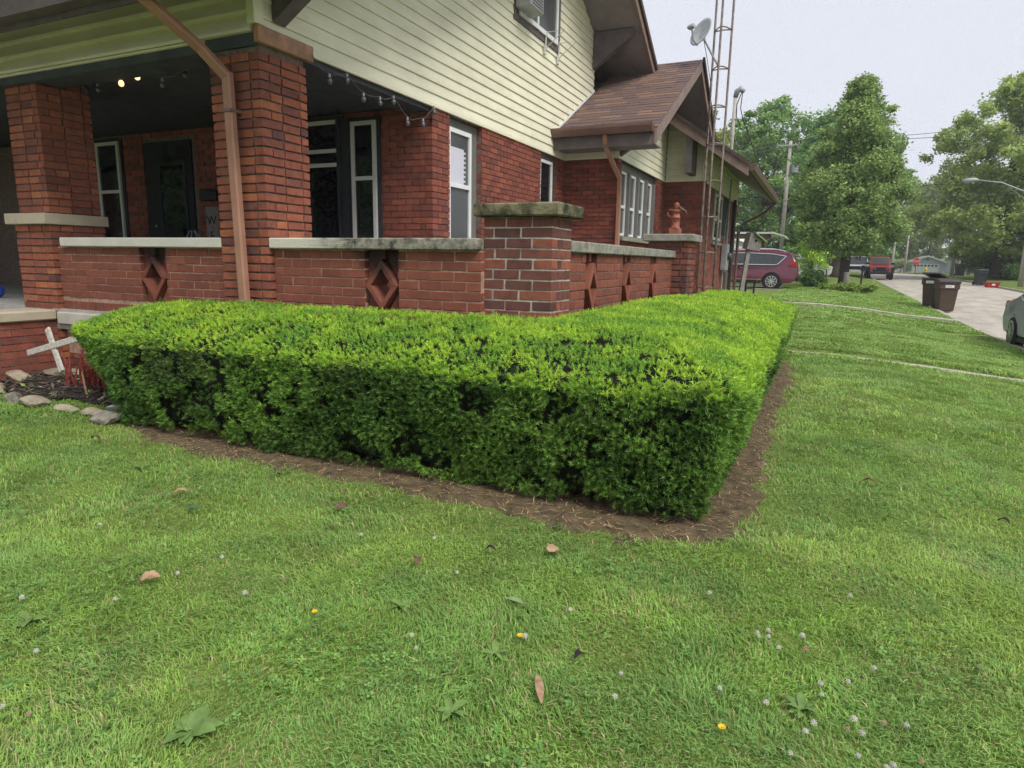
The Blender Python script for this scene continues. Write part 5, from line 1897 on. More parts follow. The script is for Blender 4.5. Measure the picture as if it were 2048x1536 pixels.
def smooth_car(o):
    for p_ in o.data.polygons:
        p_.use_smooth = True
    try:
        o.data.set_sharp_from_angle(angle=R(32))
    except Exception:
        pass


# red minivan in the drive, tail towards the street
vz = gz_(1.9, 28.9)
van = thing('minivan', 'dark red minivan with chrome window trim parked behind the brick house', 'van', (.45, 29.4, vz), R(180))
vp = [(-2.52, .42), (-2.58, .62), (-2.56, .95), (-2.50, 1.20), (-2.32, 1.58), (-2.15, 1.68), (-1.6, 1.745), (-.4, 1.77), (.5, 1.72), (1.0, 1.60), (1.75, 1.12), (2.3, .98), (2.55, .80), (2.6, .5), (2.5, .28), (-2.3, .28)]
vb = body(vp, 1.98, m='car_maroon', parent=van, bevel=.06, zsplit=1.02, top_in=.28)
smooth_car(vb)
wp = [(-2.05, 1.48), (-1.5, 1.575), (-.4, 1.62), (.4, 1.60), (.85, 1.52), (1.45, 1.12), (.2, 1.10), (-1.5, 1.09), (-1.72, 1.12)]
for m in side_panel(wp, 1.98, 1.02, .28, .006):
    m.build('side_window', 'car_glass', van, local=True)
for m in outline(wp, 1.98, 1.02, .28, .012, .022):
    m.build('window_trim', 'chrome', van, local=True)
for sgn in (-1, 1):
    MB().tube([(-1.95, sgn * .74, 1.72), (-1.5, sgn * .74, 1.80), (0, sgn * .74, 1.835), (.55, sgn * .74, 1.79), (.75, sgn * .74, 1.70)], .024, 6).build('roof_rail', 'chrome', van, local=True)
    MB().box(-1.05, 1.2, sgn * .97 - .02, sgn * .97 + .02, .40, .445).build('sill_trim', 'chrome', van, local=True)
    MB().box(-1.05, 1.2, sgn * .955 - .02, sgn * .955 + .02, .25, .398).build('sill', 'black_plastic', van, local=True)
    MB().prism([(-2.56, 1.02), (-2.20, 1.06), (-2.30, 1.22), (-2.47, 1.24)], sgn * .955 - .025, sgn * .955 + .015, 'y').build('tail_lamp', 'lamp_red', van, local=True)
    MB().box(-.9, .9, sgn * .992 - .004, sgn * .992 + .006, .925, .94).build('crease', 'car_maroon', van, local=True)
    MB().box(-.35, -.10, sgn * 1.0 - .01, sgn * 1.0 + .018, .93, .965).build('door_handle', 'chrome', van, local=True)
MB().add([(-2.60, -.62, 1.18), (-2.60, .62, 1.18), (-2.36, .58, 1.60), (-2.36, -.58, 1.60)], [(0, 1, 2, 3)]).build('rear_window', 'car_glass', van, local=True)
MB().box(-2.66, -2.50, -.85, .85, .38, .58).build('rear_bumper', 'black_plastic', van, bevel=.03, local=True)
for xx in (-1.50, 1.58):
    for sgn in (-1, 1):
        MB().lathe([(.41, -.01), (.41, .012)], (xx, sgn * .972, .36), 22, 'y').build('wheel_arch', 'black_plastic', van, local=True)
        wheel(van, xx, sgn * .89, .345, .22, sgn, 10)

# grey sedan at the kerb, front towards the camera
sz = float(zroad(np.array(12.))) + .015
sd = thing('sedan', 'dark grey sedan parked at kerb cut off by right edge', 'car', (8.70, 11.5, sz), R(-90))
sp_ = [(-2.36, .40), (-2.42, .60), (-2.38, .82), (-2.28, .98), (-1.75, 1.06), (-1.15, 1.34), (-.6, 1.44), (.1, 1.45), (.6, 1.38), (1.30, 1.02), (2.0, .88), (2.35, .68), (2.40, .42), (2.3, .24), (-2.2, .24)]
sb = body(sp_, 1.84, m='car_grey', parent=sd, bevel=.07, zsplit=.92, top_in=.52)
smooth_car(sb)
wp2 = [(-1.42, 1.10), (-1.0, 1.31), (-.55, 1.385), (.1, 1.395), (.5, 1.33), (1.0, 1.04), (0, 1.01), (-1.1, 1.02)]
for m in side_panel(wp2, 1.84, .92, .52, .006):
    m.build('side_window', 'car_glass', sd, local=True)
for m in outline(wp2, 1.84, .92, .52, .010, .014):
    m.build('window_trim', 'chrome', sd, local=True)
MB().add([(-1.72, -.60, 1.085), (-1.72, .60, 1.085), (-1.12, .56, 1.36), (-1.12, -.56, 1.36)], [(0, 1, 2, 3)]).build('rear_window', 'car_glass', sd, local=True)
for sgn in (-1, 1):
    MB().prism([(-2.39, .80), (-2.05, .86), (-2.12, .97), (-2.32, .95)], sgn * .86 - .03, sgn * .86 + .025, 'y').build('tail_lamp', 'lamp_red', sd, local=True)
    MB().box(-.75, -.52, sgn * .93 - .012, sgn * .93 + .016, .86, .89).build('door_handle', 'chrome', sd, local=True)
    MB().box(.28, .50, sgn * .93 - .012, sgn * .93 + .016, .86, .89).build('door_handle', 'chrome', sd, local=True)
    MB().box(-1.95, -1.80, sgn * .925 - .004, sgn * .925 + .006, .74, .86).build('fuel_flap', 'car_grey', sd, local=True)
    for xx in (-1.42, 1.40):
        MB().lathe([(.385, -.01), (.385, .014)], (xx, sgn * .902, .33), 22, 'y').build('wheel_arch', 'black_plastic', sd, local=True)
        wheel(sd, xx, sgn * .83, .33, .21, sgn, 9)
MB().box(-1.8, 1.8, -.9, .9, .18, .26).build('underbody', 'black_plastic', sd, local=True)

# red off-roader facing the camera
jx, jy = 8.30, 57.5
jz = float(zroad(np.array(jy))) + .04
jp = thing('off_road_car', 'red boxy off roader with black bumper facing up the street', 'car', (jx, jy + 1.5, jz), R(-90))
jb = body([(-1.9, .55), (-1.9, 1.15), (-1.0, 1.15), (.55, 1.15), (.75, 1.10), (1.75, 1.02), (1.78, .55)], 1.52, m='car_red', parent=jp, bevel=.03)
MB().add([(-1.85, -.72, 1.15), (.55, -.72, 1.15), (.55, .72, 1.15), (-1.85, .72, 1.15), (-1.8, -.66, 1.84), (.22, -.66, 1.84), (.22, .66, 1.84), (-1.8, .66, 1.84)],
         [(4, 5, 6, 7), (0, 1, 5, 4), (1, 2, 6, 5), (2, 3, 7, 6), (3, 0, 4, 7)]).build('cab', 'car_red', jp, local=True)
MB().add([(.562, -.62, 1.22), (.562, .62, 1.22), (.27, .58, 1.76), (.27, -.58, 1.76)], [(0, 1, 2, 3)]).build('windscreen', 'glass_grey', jp, local=True)
MB().box(1.79, 1.83, -.56, .56, .66, 1.0).build('grille', 'black_plastic', jp, local=True)
for i in range(7):
    MB().box(1.831, 1.845, -.27 + i * .083, -.235 + i * .083, .70, .97).build('grille_slot', 'tyre', jp, local=True)
MB().box(1.85, 2.05, -.86, .86, .42, .63).build('bumper', 'black_plastic', jp, bevel=.02, local=True)
for sgn in (-1, 1):
    MB().lathe([(.11, 0), (.11, .02), (.08, .035)], (1.83, sgn * .43, .86), 14, 'x').build('head_lamp', 'glass_grey', jp, local=True)
    MB().prism([(1.80, .55), (1.85, .95), (.85, .97), (.75, .60), (.9, .62), (1.0, .82), (1.6, .82), (1.68, .55)], sgn * .76, sgn * .97, 'y').build('fender', 'black_plastic', jp, local=True)
    MB().box(.45, .55, sgn * .76, sgn * 1.0, 1.2, 1.36).build('mirror', 'black_plastic', jp, local=True)
    for xx in (-1.2, 1.25):
        wheel(jp, xx, sgn * .80, .41, .26, sgn, 5, rim='metal_dark')

# white pickup behind the pear trunk
pz_ = gz_(6.6, 58)
pk = thing('pickup_truck', 'white pickup truck standing behind the pear tree trunk', 'truck', (6.75, 63, pz_), R(-90))
pb_ = body([(-2.7, .5), (-2.72, 1.05), (-.6, 1.05), (-.5, 1.1), (.9, 1.1), (1.2, 1.08), (2.5, 1.0), (2.6, .5)], 1.95, m='car_white', parent=pk, bevel=.05)
MB().add([(-.55, -.88, 1.08), (1.2, -.88, 1.08), (1.2, .88, 1.08), (-.55, .88, 1.08), (-.4, -.76, 1.8), (.55, -.76, 1.8), (.55, .76, 1.8), (-.4, .76, 1.8)],
         [(4, 5, 6, 7), (0, 1, 5, 4), (1, 2, 6, 5), (2, 3, 7, 6), (3, 0, 4, 7)]).build('cab', 'car_white', pk, local=True)
MB().add([(1.21, -.78, 1.14), (1.21, .78, 1.14), (.62, .70, 1.73), (.62, -.70, 1.73)], [(0, 1, 2, 3)]).build('windscreen', 'car_glass', pk, local=True)
MB().box(2.6, 2.63, -.7, .7, .68, .95).build('grille', 'black_plastic', pk, local=True)
MB().box(2.6, 2.75, -.95, .95, .42, .62).build('bumper', 'chrome', pk, bevel=.02, local=True)
for sgn in (-1, 1):
    MB().box(2.6, 2.64, sgn * .84 - .12, sgn * .84 + .12, .72, .92).build('head_lamp', 'glass_grey', pk, local=True)
    for xx in (-1.7, 1.75):
        wheel(pk, xx, sgn * .88, .38, .24, sgn, 6)
# dark car beyond the van
cz_ = gz_(3.9, 66)
fc_ = thing('parked_car', 'small silver car half hidden by leaves beyond the red van', 'car', (2.6, 47, gz_(2.6, 47)), R(180))
fb_ = body([(-2.0, .4), (-2.05, .85), (-1.5, .98), (-.9, 1.40), (.4, 1.42), (1.0, 1.0), (1.9, .85), (2.0, .4), (1.9, .25), (-1.9, .25)], 1.75, m='car_white', parent=fc_, bevel=.05, zsplit=.9, top_in=.4)
smooth_car(fb_)
for m in side_panel([(-1.2, 1.05), (-.75, 1.33), (.35, 1.35), (.8, 1.04)], 1.75, .9, .4, .006):
    m.build('side_window', 'car_glass', fc_, local=True)
for xx in (-1.25, 1.25):
    for sgn in (-1, 1):
        wheel(fc_, xx, sgn * .79, .31, .2, sgn, 7)

# driveway under the van
tag(make_sheet('driveway', np.linspace(-4.5, ROAD_L - .2, 24), np.linspace(28.0, 31.0, 5), lambda x, y: ground(np.minimum(x, ROAD_L - .2), y) + .012, 'walk_concrete'), kind='structure')

# ------------------------------------------------------------------ wheeled carts and bins
def cart(label, x, y, rz, m, lid='cart_lid', tilt=8, sticker=True, group=None, h=1.02, w=.60, open_=0.0, z=None):
    z0 = float(zroad(np.array(float(y)))) + .012 if z is None else z
    t = thing('wheeled_cart', label, 'trash cart', (x, y, z0), rz, group)
    d0, d1 = .26, .36
    MB().add([(-w * .40, -d0, .04), (w * .40, -d0, .04), (w * .40, d0, .04), (-w * .40, d0, .04), (-w * .5, -d1, h), (w * .5, -d1, h), (w * .5, d1, h), (-w * .5, d1, h)],
             [(0, 3, 2, 1), (4, 5, 6, 7), (0, 1, 5, 4), (1, 2, 6, 5), (2, 3, 7, 6), (3, 0, 4, 7)]).build('bin', m, t, bevel=.03, local=True)
    MB().box(-w * .52, w * .52, -d1 - .012, d1 + .012, h - .24, h - .06).build('collar', m, t, bevel=.02, local=True)
    MB().box(-w * .55, w * .55, -d1 - .03, d1 + .03, h - .05, h + .004).build('rim', m, t, bevel=.012, local=True)
    l = MB().prism([(-d1 - .05, .0), (d1 + .06, .0), (d1 + .03, .05), (.1, .085), (-d1 - .02, .06)], -w * .55, w * .55, 'x').build('lid', lid, t, bevel=.012, local=True)
    l.location = (0, 0, h + .006)
    if open_:
        l.location = (0, d1 * .0, h + .03 + .5 * open_ * .3)
        l.rotation_euler = (-open_, 0, 0)
    MB().tube([(-w * .42, d1 + .04, h - .02), (-w * .42, d1 + .11, h - .01), (w * .42, d1 + .11, h - .01), (w * .42, d1 + .04, h - .02)], .016, 6).build('handle', lid, t, local=True)
    for sgn in (-1, 1):
        MB().lathe([(.10, -.035), (.13, -.03), (.13, .03), (.10, .035)], (sgn * (w * .42 + .02), d0 + .03, .13), 16, 'x').build('wheel', 'tyre', t, local=True)
    if sticker:
        MB().box(-.13, .13, -d1 - .019, -d1 - .013, h - .19, h - .10).build('label_panel', 'sticker', t, local=True)
        MB().box(-.11, .06, -d1 - .023, -d1 - .0195, h - .155, h - .145).build('print_line', 'black_plastic', t, local=True)
    return t


CG = 'brown carts at the kerb'
cart('front brown wheeled cart with black lid and white label at kerb', 8.06, 23.5, R(6), 'cart_brown', group=CG, h=1.05, w=.60)
cart('rear brown wheeled cart with raised lid behind the labelled one', 7.80, 24.4, R(-30), 'cart_brown', group=CG, h=1.05, w=.56, open_=.22, z=float(zroad(np.array(24.4))) + .12)
FG = 'dark carts across the street'
cart('left of two dark carts across the street', 13.72, 50.0, R(10), 'cart_green', sticker=False, group=FG, h=1.0, z=float(zroad(np.array(51.))) + .03, w=.5)
cart('right of two dark carts, next to the red bin', 14.05, 50.9, R(-5), 'cart_green', sticker=False, group=FG, h=1.0, z=float(zroad(np.array(51.))) + .02, w=.5)
cart('single black cart beside the far wooden pole', 16.0, 72.0, R(20), 'cart_green', sticker=False, group=FG, h=1.1, z=gz_(16, 72), w=.7)
rb = thing('recycling_bin', 'low bright red plastic bin lying on the far kerb', 'bin', (14.0, 47.6, float(zroad(np.array(47.6))) + .015), R(15))
rb.scale = (.8, .8, .72)
MB().add([(-.38, -.26, 0), (.38, -.26, 0), (.38, .26, 0), (-.38, .26, 0), (-.46, -.32, .46), (.46, -.32, .46), (.46, .32, .46), (-.46, .32, .46)],
         [(0, 3, 2, 1), (0, 1, 5, 4), (1, 2, 6, 5), (2, 3, 7, 6), (3, 0, 4, 7), (4, 5, 6, 7)]).build('tub', 'bin_red', rb, bevel=.03, local=True)
MB().box(-.50, .50, -.36, .36, .42, .47).build('rim', 'bin_red', rb, bevel=.01, local=True)
MB().box(-.15, .08, -.335, -.30, .18, .34).build('mark', 'sticker', rb, local=True)

# ------------------------------------------------------------------ poles, wires, street furniture
def pole(label, x, y, h, r_=.15, z=None, arm=True, lean=(0, 0), name='utility_pole', group='utility poles'):
    z0 = gz_(x, y) if z is None else z
    t = thing(name, label, 'pole', (x, y, z0), 0, group)
    MB().tube([(x, y, z0 - .2), (x + lean[0] * .5, y + lean[1] * .5, z0 + h * .5), (x + lean[0], y + lean[1], z0 + h)], [r_, r_ * .85, r_ * .7], 10).build('shaft', 'pole_wood', t, smooth=True)
    if arm:
        MB().bar((x - 1.1 + lean[0], y + lean[1] - .18, z0 + h - .35), (x + 1.1 + lean[0], y + lean[1] - .18, z0 + h - .35), .09, .11).build('crossarm', 'pole_wood', t)
        for dx in (-1.0, -.4, .4, 1.0):
            MB().lathe([(.04, 0), (.05, .05), (.025, .12)], (x + dx + lean[0], y + lean[1] - .18, z0 + h - .29), 8).build('insulator', 'metal_grey', t)
    return t


tp = pole('tall pale utility pole with grey transformer left of pear tree', 0.60, 58, 11.0, .19, arm=True)
zt_ = gz_(0.60, 58)
MB().lathe([(.26, 0), (.28, .03), (.28, .95), (.22, 1.02), (.05, 1.05)], (1.13, 57.9, zt_ + 8.4), 14).build('transformer', 'metal_grey', tp, smooth=False)
MB().bar((.6, 58, zt_ + 9.0), (.95, 57.9, zt_ + 9.0), .06, .08).build('bracket', 'metal_grey', tp)
pole('wooden pole behind the black cart across the street', 15.15, 70.5, 9.2, .19, arm=True)
pole('wooden pole at right edge carrying the street light arm', 15.46, 47.5, 8.6, .15, arm=False, z=gz_(15.46, 47.5))
pole('thin pale pole just right of the red off roader', 11.8, 91, 4.6, .17, arm=False)
pole('thin grey pole left of the blue garage', 13.3, 92, 4.8, .14, arm=False)
sl_ = thing('street_light', 'grey cobra head street light arm reaching in from right edge', 'street light', (16.6, 47.3, gz_(16.6, 47.3)))
za_ = gz_(16.6, 47.5)
MB().tube([(15.46, 47.4, za_ + 5.45), (14.86, 47.2, za_ + 5.80), (13.6, 47.0, za_ + 6.35), (12.2, 46.9, za_ + 6.55)], [.05, .045, .04, .04], 8).build('arm', 'metal_grey', sl_, smooth=True)
MB().tube([(12.4, 46.9, za_ + 6.54), (12.15, 46.9, za_ + 6.55), (11.8, 46.9, za_ + 6.53), (11.5, 46.9, za_ + 6.50)], [.05, .13, .15, .07], 10).build('lamp_head', 'metal_grey', sl_, smooth=True)
MB().tube([(15.42, 47.4, za_ + 5.0), (13.9, 47.1, za_ + 6.18)], .02, 6).build('brace', 'metal_grey', sl_)


def wire(label, a, b, sag=.6, r_=.022, m='wire_grey'):
    a, b = Vector(a), Vector(b)
    pts = [a.lerp(b, t) - Vector((0, 0, 4 * sag * t * (1 - t))) for t in np.linspace(0, 1, 15)]
    t = tag(MB().tube(pts, r_, 5).build('overhead_wire', m), label, 'wire', 'overhead wires')
    return t


P1 = (.6, 57.8, zt_ + 10.7)
P2 = (15.15, 70.3, gz_(15.6, 70.5) + 8.9)
wire('upper pale wire from transformer pole towards the far right', (P1[0] - .9, P1[1], P1[2]), (48, 66, 16.0), .7)
wire('second pale wire from transformer pole towards the far right', (P1[0] + .9, P1[1], P1[2]), (48, 64, 14.6), .8)
wire('pale wire from transformer pole towards house, upper one', (P1[0] - .9, P1[1], P1[2]), (-30, 48, 8.2), .7)
wire('pale wire from transformer pole towards house, lower one', (P1[0] + .9, P1[1], P1[2]), (-30, 46, 7.0), .7)
wire('service wire from rear roof mast to the transformer pole', (1.9, 14.9, 4.8), (.6, 57.8, zt_ + 7.6), 1.2, .018)
wire('low cable crossing the street before the maple, upper one', (-30, 60, 6.2), (50, 62, 10.6), .5, .025, 'wire_black')
wire('low cable crossing the street before the maple, lower one', (P2[0] - 40, 66, 6.8), (50, 70, 8.4), .5, .03, 'wire_black')
wire('mid height cable behind the street light', (-25, 55, 5.2), (50, 58, 9.4), .6, .02)

ss_ = thing('stop_sign', 'red octagonal stop sign on thin post before the blue garage', 'sign', (13.6, 84, .62))
szz = .62
MB().tube([(13.6, 84, szz - .1), (13.6, 84, szz + 1.8)], .035, 7).build('post', 'metal_dark', ss_)
oc = [(13.6 + .40 * math.cos(R(22.5 + 45 * k)), szz + 1.40 + .40 * math.sin(R(22.5 + 45 * k))) for k in range(8)]
MB().prism([(13.6 + (x_ - 13.6) * 1.06, szz + 1.40 + (z_ - szz - 1.40) * 1.06) for x_, z_ in oc], 83.93, 83.945, 'y').build('border', 'sticker', ss_)
MB().prism(oc, 83.915, 83.928, 'y').build('plate', 'sign_red', ss_)


def lettering(text, size, mw, m, parent, name='letters'):
    cu = bpy.data.curves.new('t', 'FONT')
    cu.body = text
    cu.size = size
    cu.extrude = .003
    cu.align_x = 'CENTER'
    o = bpy.data.objects.new('t', cu)
    COL.objects.link(o)
    bpy.context.view_layer.update()
    me = bpy.data.meshes.new_from_object(o.evaluated_get(bpy.context.evaluated_depsgraph_get()))
    bpy.data.objects.remove(o)
    me.transform(mw)
    me.materials.clear()
    me.materials.append(MATS[m])
    return link(bpy.data.objects.new(name, me), parent)


lettering('STOP', .30, Matrix.Translation((13.6, 83.91, szz + 1.30)) @ Matrix.Rotation(R(90), 4, 'X'), 'sticker', ss_)
hy = thing('fire_hydrant', 'small yellow fire hydrant on grass before the garage door', 'hydrant', (14.55, 83.2, szz))
MB().lathe([(.16, 0), (.16, .06), (.11, .08), (.11, .48), (.15, .50), (.14, .58), (.08, .68), (.03, .72)], (14.55, 83.2, szz), 12).build('barrel', 'yellow_paint', hy)
MB().lathe([(.07, -.2), (.07, .2)], (14.55, 83.2, szz + .4), 10, 'x').build('nozzle', 'yellow_paint', hy)

mbx = thing('mailbox', 'dark mailbox on thin post beside the pear tree trunk', 'mailbox', (5.9, 35.5, gz_(5.9, 35.5)))
mz = gz_(5.9, 35.5)
MB().tube([(5.95, 35.5, mz - .1), (5.95, 35.5, mz + .95)], .05, 7).build('post', 'metal_dark', mbx)
MB().prism([(5.82, mz + .95), (6.08, mz + .95), (6.08, mz + 1.1), (6.03, mz + 1.18), (5.95, mz + 1.21), (5.87, mz + 1.18), (5.82, mz + 1.1)], 35.2, 35.75, 'y').build('box', 'metal_dark', mbx)
MB().box(6.085, 6.10, 35.55, 35.6, mz + 1.0, mz + 1.3).build('flag', 'metal_grey', mbx)

# ------------------------------------------------------------------ far buildings
GX, GY, g0 = 19.6, 125.0, .52
ga = thing('garage', 'pale blue grey garage with white door and gable facing street', 'garage', (GX, GY, g0))
MB().box(GX - 2.9, GX + 2.9, GY, GY + 7, g0 - .6, g0 + 1.55).build('wall', 'garage_blue', ga)
MB().prism([(GX - 2.9, g0 + 1.551), (GX + 2.9, g0 + 1.551), (GX, g0 + 2.62)], GY + .01, GY + 6.99, 'y').build('gable', 'garage_blue', ga)
for sgn in (-1, 1):
    MB().prism([(GX, g0 + 2.63), (GX + sgn * 3.3, g0 + 1.40), (GX + sgn * 3.3, g0 + 1.55), (GX, g0 + 2.79)], GY - .3, GY + 7.3, 'y').build('roof', 'metal_grey', ga)
    MB().prism([(GX, g0 + 2.57), (GX + sgn * 3.33, g0 + 1.34), (GX + sgn * 3.33, g0 + 1.58), (GX, g0 + 2.82)], GY - .38, GY - .31, 'y').build('barge_board', 'white_paint', ga)
    MB().box(GX + sgn * 2.87 - .07, GX + sgn * 2.87 + .07, GY - .06, GY - .01, g0 - .5, g0 + 1.5).build('corner_board', 'white_paint', ga)
dg_ = MB().box(GX - 2.1, GX + 1.75, GY - .07, GY - .015, g0 - .5, g0 + 1.40).build('door', 'white_paint', ga)
for i in range(4):
    MB().box(GX - 2.05, GX + 1.7, GY - .085, GY - .072, g0 - .45 + i * .46, g0 - .03 + i * .46).build('door_panel', 'white_paint', dg_)
for i in range(7):
    MB().box(GX - 1.9 + i * .51, GX - 1.58 + i * .51, GY - .10, GY - .087, g0 + 1.0, g0 + 1.27).build('pane', 'car_glass', dg_)
MB().prism([(GX - .3, g0 + 2.0), (GX + .3, g0 + 2.0), (GX, g0 + 2.3)], GY - .04, GY, 'y').build('vent', 'trim_taupe', ga)
gh = thing('garden_shed', 'white shed wall left of the blue garage behind stop sign', 'shed', (16.0, 130, .3))
MB().box(15.6, 17.6, 133, 137, g0 - .4, g0 + 1.6).build('wall', 'white_paint', gh)
MB().prism([(15.3, g0 + 1.601), (18.0, g0 + 1.601), (16.6, g0 + 2.2)], 132.8, 137.2, 'y').build('roof', 'metal_grey', gh)
tag(make_sheet('side_street', np.linspace(-40, 70, 30), np.linspace(86.0, 90.5, 4), lambda x, y: zroad(y) + .16 + 0 * x, 'walk_concrete'), kind='structure')
wh_ = thing('white_house', 'white house with pale grey roof behind the large maple', 'house', (23.5, 80, gz_(23.5, 80)))
w0 = gz_(23.5, 80)
MB().box(20.6, 30, 80, 88, w0 - .3, w0 + 2.6).build('wall', 'white_paint', wh_)
MB().prism([(19.9, w0 + 2.602), (30.6, w0 + 2.602), (25.3, w0 + 4.7)], 79.5, 88.5, 'y').build('roof', 'metal_grey', wh_)
for xx in (21.6, 24.4):
    f = MB().box(xx, xx + 1.1, 79.95, 79.99, w0 + .9, w0 + 2.1).build('window', 'white_vinyl', wh_)
    MB().box(xx + .08, xx + 1.02, 79.93, 79.948, w0 + .98, w0 + 2.02).build('pane', 'car_glass', f)
gh2 = thing('neighbour_house', 'low house with pale grey hipped roof behind weeping shrub', 'house', (18.5, 84, gz_(18.5, 84)))
MB().box(17.4, 20.2, 85, 90, w0 - .3, w0 + 2.3).build('wall', 'garage_blue', gh2)
MB().prism([(16.9, w0 + 2.302), (20.7, w0 + 2.302), (19.2, w0 + 3.4)], 84.5, 90.5, 'y').build('roof', 'metal_grey', gh2)

# carport behind the van
cp = thing('carport', 'white edged carport roof on brown posts above the red van', 'carport', (-.5, 38, gz_(-.5, 38)))
c0_ = gz_(-.5, 38)
MB().box(-6.0, 1.35, 36.5, 41.5, c0_ + 2.72, c0_ + 2.82).build('roof', 'white_paint', cp)
MB().prism([(1.35, c0_ + 2.82), (1.95, c0_ + 2.62), (1.95, c0_ + 2.55), (1.35, c0_ + 2.72)], 36.5, 41.5, 'y').build('eave', 'white_paint', cp)
MB().box(-6.0, 1.2, 36.7, 36.85, c0_ + 2.45, c0_ + 2.715).build('beam', 'trim_brown', cp)
for xx in (-5.6, -2.6, .2, .95):
    MB().box(xx - .07, xx + .07, 36.7, 36.84, c0_ - .1, c0_ + 2.45).build('post', 'trim_orange' if xx == .2 else 'trim_brown', cp)
gb = thing('white_gable', 'white gable end glimpsed above the carport beside house corner', 'building', (-3, 45, gz_(-3, 45)))
MB().prism([(-7.6, c0_ + 2.6), (-1.35, c0_ + 2.6), (-4.4, c0_ + 5.0)], 45, 52, 'y').box(-7.4, -1.6, 45.1, 52, c0_ - .2, c0_ + 2.59).build('wall', 'white_paint', gb)

# ------------------------------------------------------------------ antenna tower and dish
tw = thing('antenna_tower', 'rusty three legged lattice antenna tower beside rear wing of house', 'tower', (2.01, 9.1, 0))
LEG = [(1.86, 9.20), (2.16, 9.20), (2.01, 8.94)]
TOPZ = 9.5
for (lx, ly) in LEG:
    MB().tube([(lx, ly, -.1), (lx, ly, 3.1), (lx, ly, 6.2), (lx, ly, TOPZ)], .021, 8).build('leg', 'metal_rust', tw, smooth=True)
zr_ = .19
while zr_ < TOPZ:
    m = MB()
    for i in range(3):
        a, b = LEG[i], LEG[(i + 1) % 3]
        m.tube([(a[0], a[1], zr_), ((a[0] + b[0]) / 2, (a[1] + b[1]) / 2, zr_ + .012), (b[0], b[1], zr_)], .012, 6)
    m.build('rung', 'metal_rust', tw)
    zr_ += .66
di = thing('satellite_dish', 'grey satellite dish on angled arm clamped to antenna tower', 'satellite dish', (1.95, 9.0, 4.75))
D0 = Vector((1.71, 8.86, 5.36))
dn = Vector((-.55, -.72, .36)).normalized()
dx_ = dn.cross(Vector((0, 0, 1))).normalized()
dy_ = dx_.cross(dn)
vs_, fs_ = [], []
NR, NA = 5, 26
for i in range(NR + 1):
    r_ = .255 * i / NR
    for k in range(NA):
        a = 2 * math.pi * k / NA
        vs_.append(D0 + dx_ * (r_ * .92 * math.cos(a)) + dy_ * (r_ * math.sin(a)) + dn * (.06 * (r_ / .255) ** 2))
for i in range(NR):
    for k in range(NA):
        k2 = (k + 1) % NA
        fs_.append((i * NA + k, i * NA + k2, (i + 1) * NA + k2, (i + 1) * NA + k))
n0 = len(vs_)
vs_ += [v_ - dn * .012 for v_ in vs_]
fs_ += [tuple(n0 + q for q in f_[::-1]) for f_ in fs_]
fs_ += [(NR * NA + k, NR * NA + (k + 1) % NA, n0 + NR * NA + (k + 1) % NA, n0 + NR * NA + k) for k in range(NA)]
mat('dish_grey', (.42, .45, .46), .5, .06, 9)
MB().add(vs_, fs_).build('reflector', 'dish_grey', di, smooth=True, fix=False)
lnb = D0 + dn * .28 + dy_ * -.04
MB().tube([D0 - dy_ * .24 + dn * .02, D0 - dy_ * .22 + dn * .14, lnb], .014, 7).build('feed_arm', 'metal_grey', di)
MB().bar(lnb - dx_ * .075, lnb + dx_ * .075, .06, .08, dn).build('receiver', 'dish_grey', di, bevel=.01)
MB().tube([lnb + dx_ * .04, lnb + dx_ * .04 - dn * .07], [.03, .022], 9).build('horn', 'dish_grey', di)
MB().tube([D0 - dn * .03, D0 - dn * .09 - dy_ * .08, Vector((1.90, 8.95, 4.98)), Vector((2.02, 8.96, 4.78))], .018, 8).build('mast', 'metal_grey', di)
MB().bar(D0 - dn * .02 + dy_ * .08, D0 - dn * .02 - dy_ * .12, .09, .07, dn).build('bracket', 'metal_grey', di, bevel=.01)
MB().tube([D0 - dn * .08 - dy_ * .1, (1.80, 8.95, 4.95), (1.88, 9.0, 4.55), (1.87, 9.17, 4.0), (1.85, 9.19, 3.0)], .006, 5).build('cable', 'wire_black', di)

# ------------------------------------------------------------------ bird house on a leaning post, small stand
bh = thing('bird_house', 'weathered grey bird house on leaning wooden post behind hedge end', 'bird house', (2.72, 8.2, 0))
MB().tube([(2.70, 8.22, -.1), (2.76, 8.30, .7), (2.83, 8.46, 1.60)], [.055, .05, .046], 4).build('post', 'wood_grey', bh)
bxf = Matrix.Translation((2.86, 8.5, 1.56)) @ Matrix.Rotation(R(10), 4, 'Y') @ Matrix.Rotation(R(28), 4, 'Z')
m = MB().add([bxf @ Vector(q) for q in ((-.12, -.11, 0), (.12, -.11, 0), (.12, .11, 0), (-.12, .11, 0), (-.115, -.11, .29), (.115, -.11, .20), (.115, .11, .20), (-.115, .11, .29))],
             [(0, 3, 2, 1), (4, 5, 6, 7), (0, 1, 5, 4), (1, 2, 6, 5), (2, 3, 7, 6), (3, 0, 4, 7)])
m.build('box', 'wood_grey', bh, bevel=.006)
m = MB().add([bxf @ Vector(q) for q in ((-.05, -.16, .285), (.19, -.16, .165), (.19, .16, .165), (-.05, .16, .285), (-.05, -.16, .31), (.19, -.16, .19), (.19, .16, .19), (-.05, .16, .31))],
             [(0, 3, 2, 1), (4, 5, 6, 7), (0, 1, 5, 4), (1, 2, 6, 5), (2, 3, 7, 6), (3, 0, 4, 7)])
m.build('roof', 'leaf_pale', bh)
MB().lathe([(.022, 0), (.022, .006)], bxf @ Vector((0, -.117, .17)), 12, 'y').build('entrance_hole', 'black_plastic', bh)
MB().box(2.70, 2.80, 8.18, 8.28, .60, .84).build('block', 'wood_dark', bh, bevel=.01)
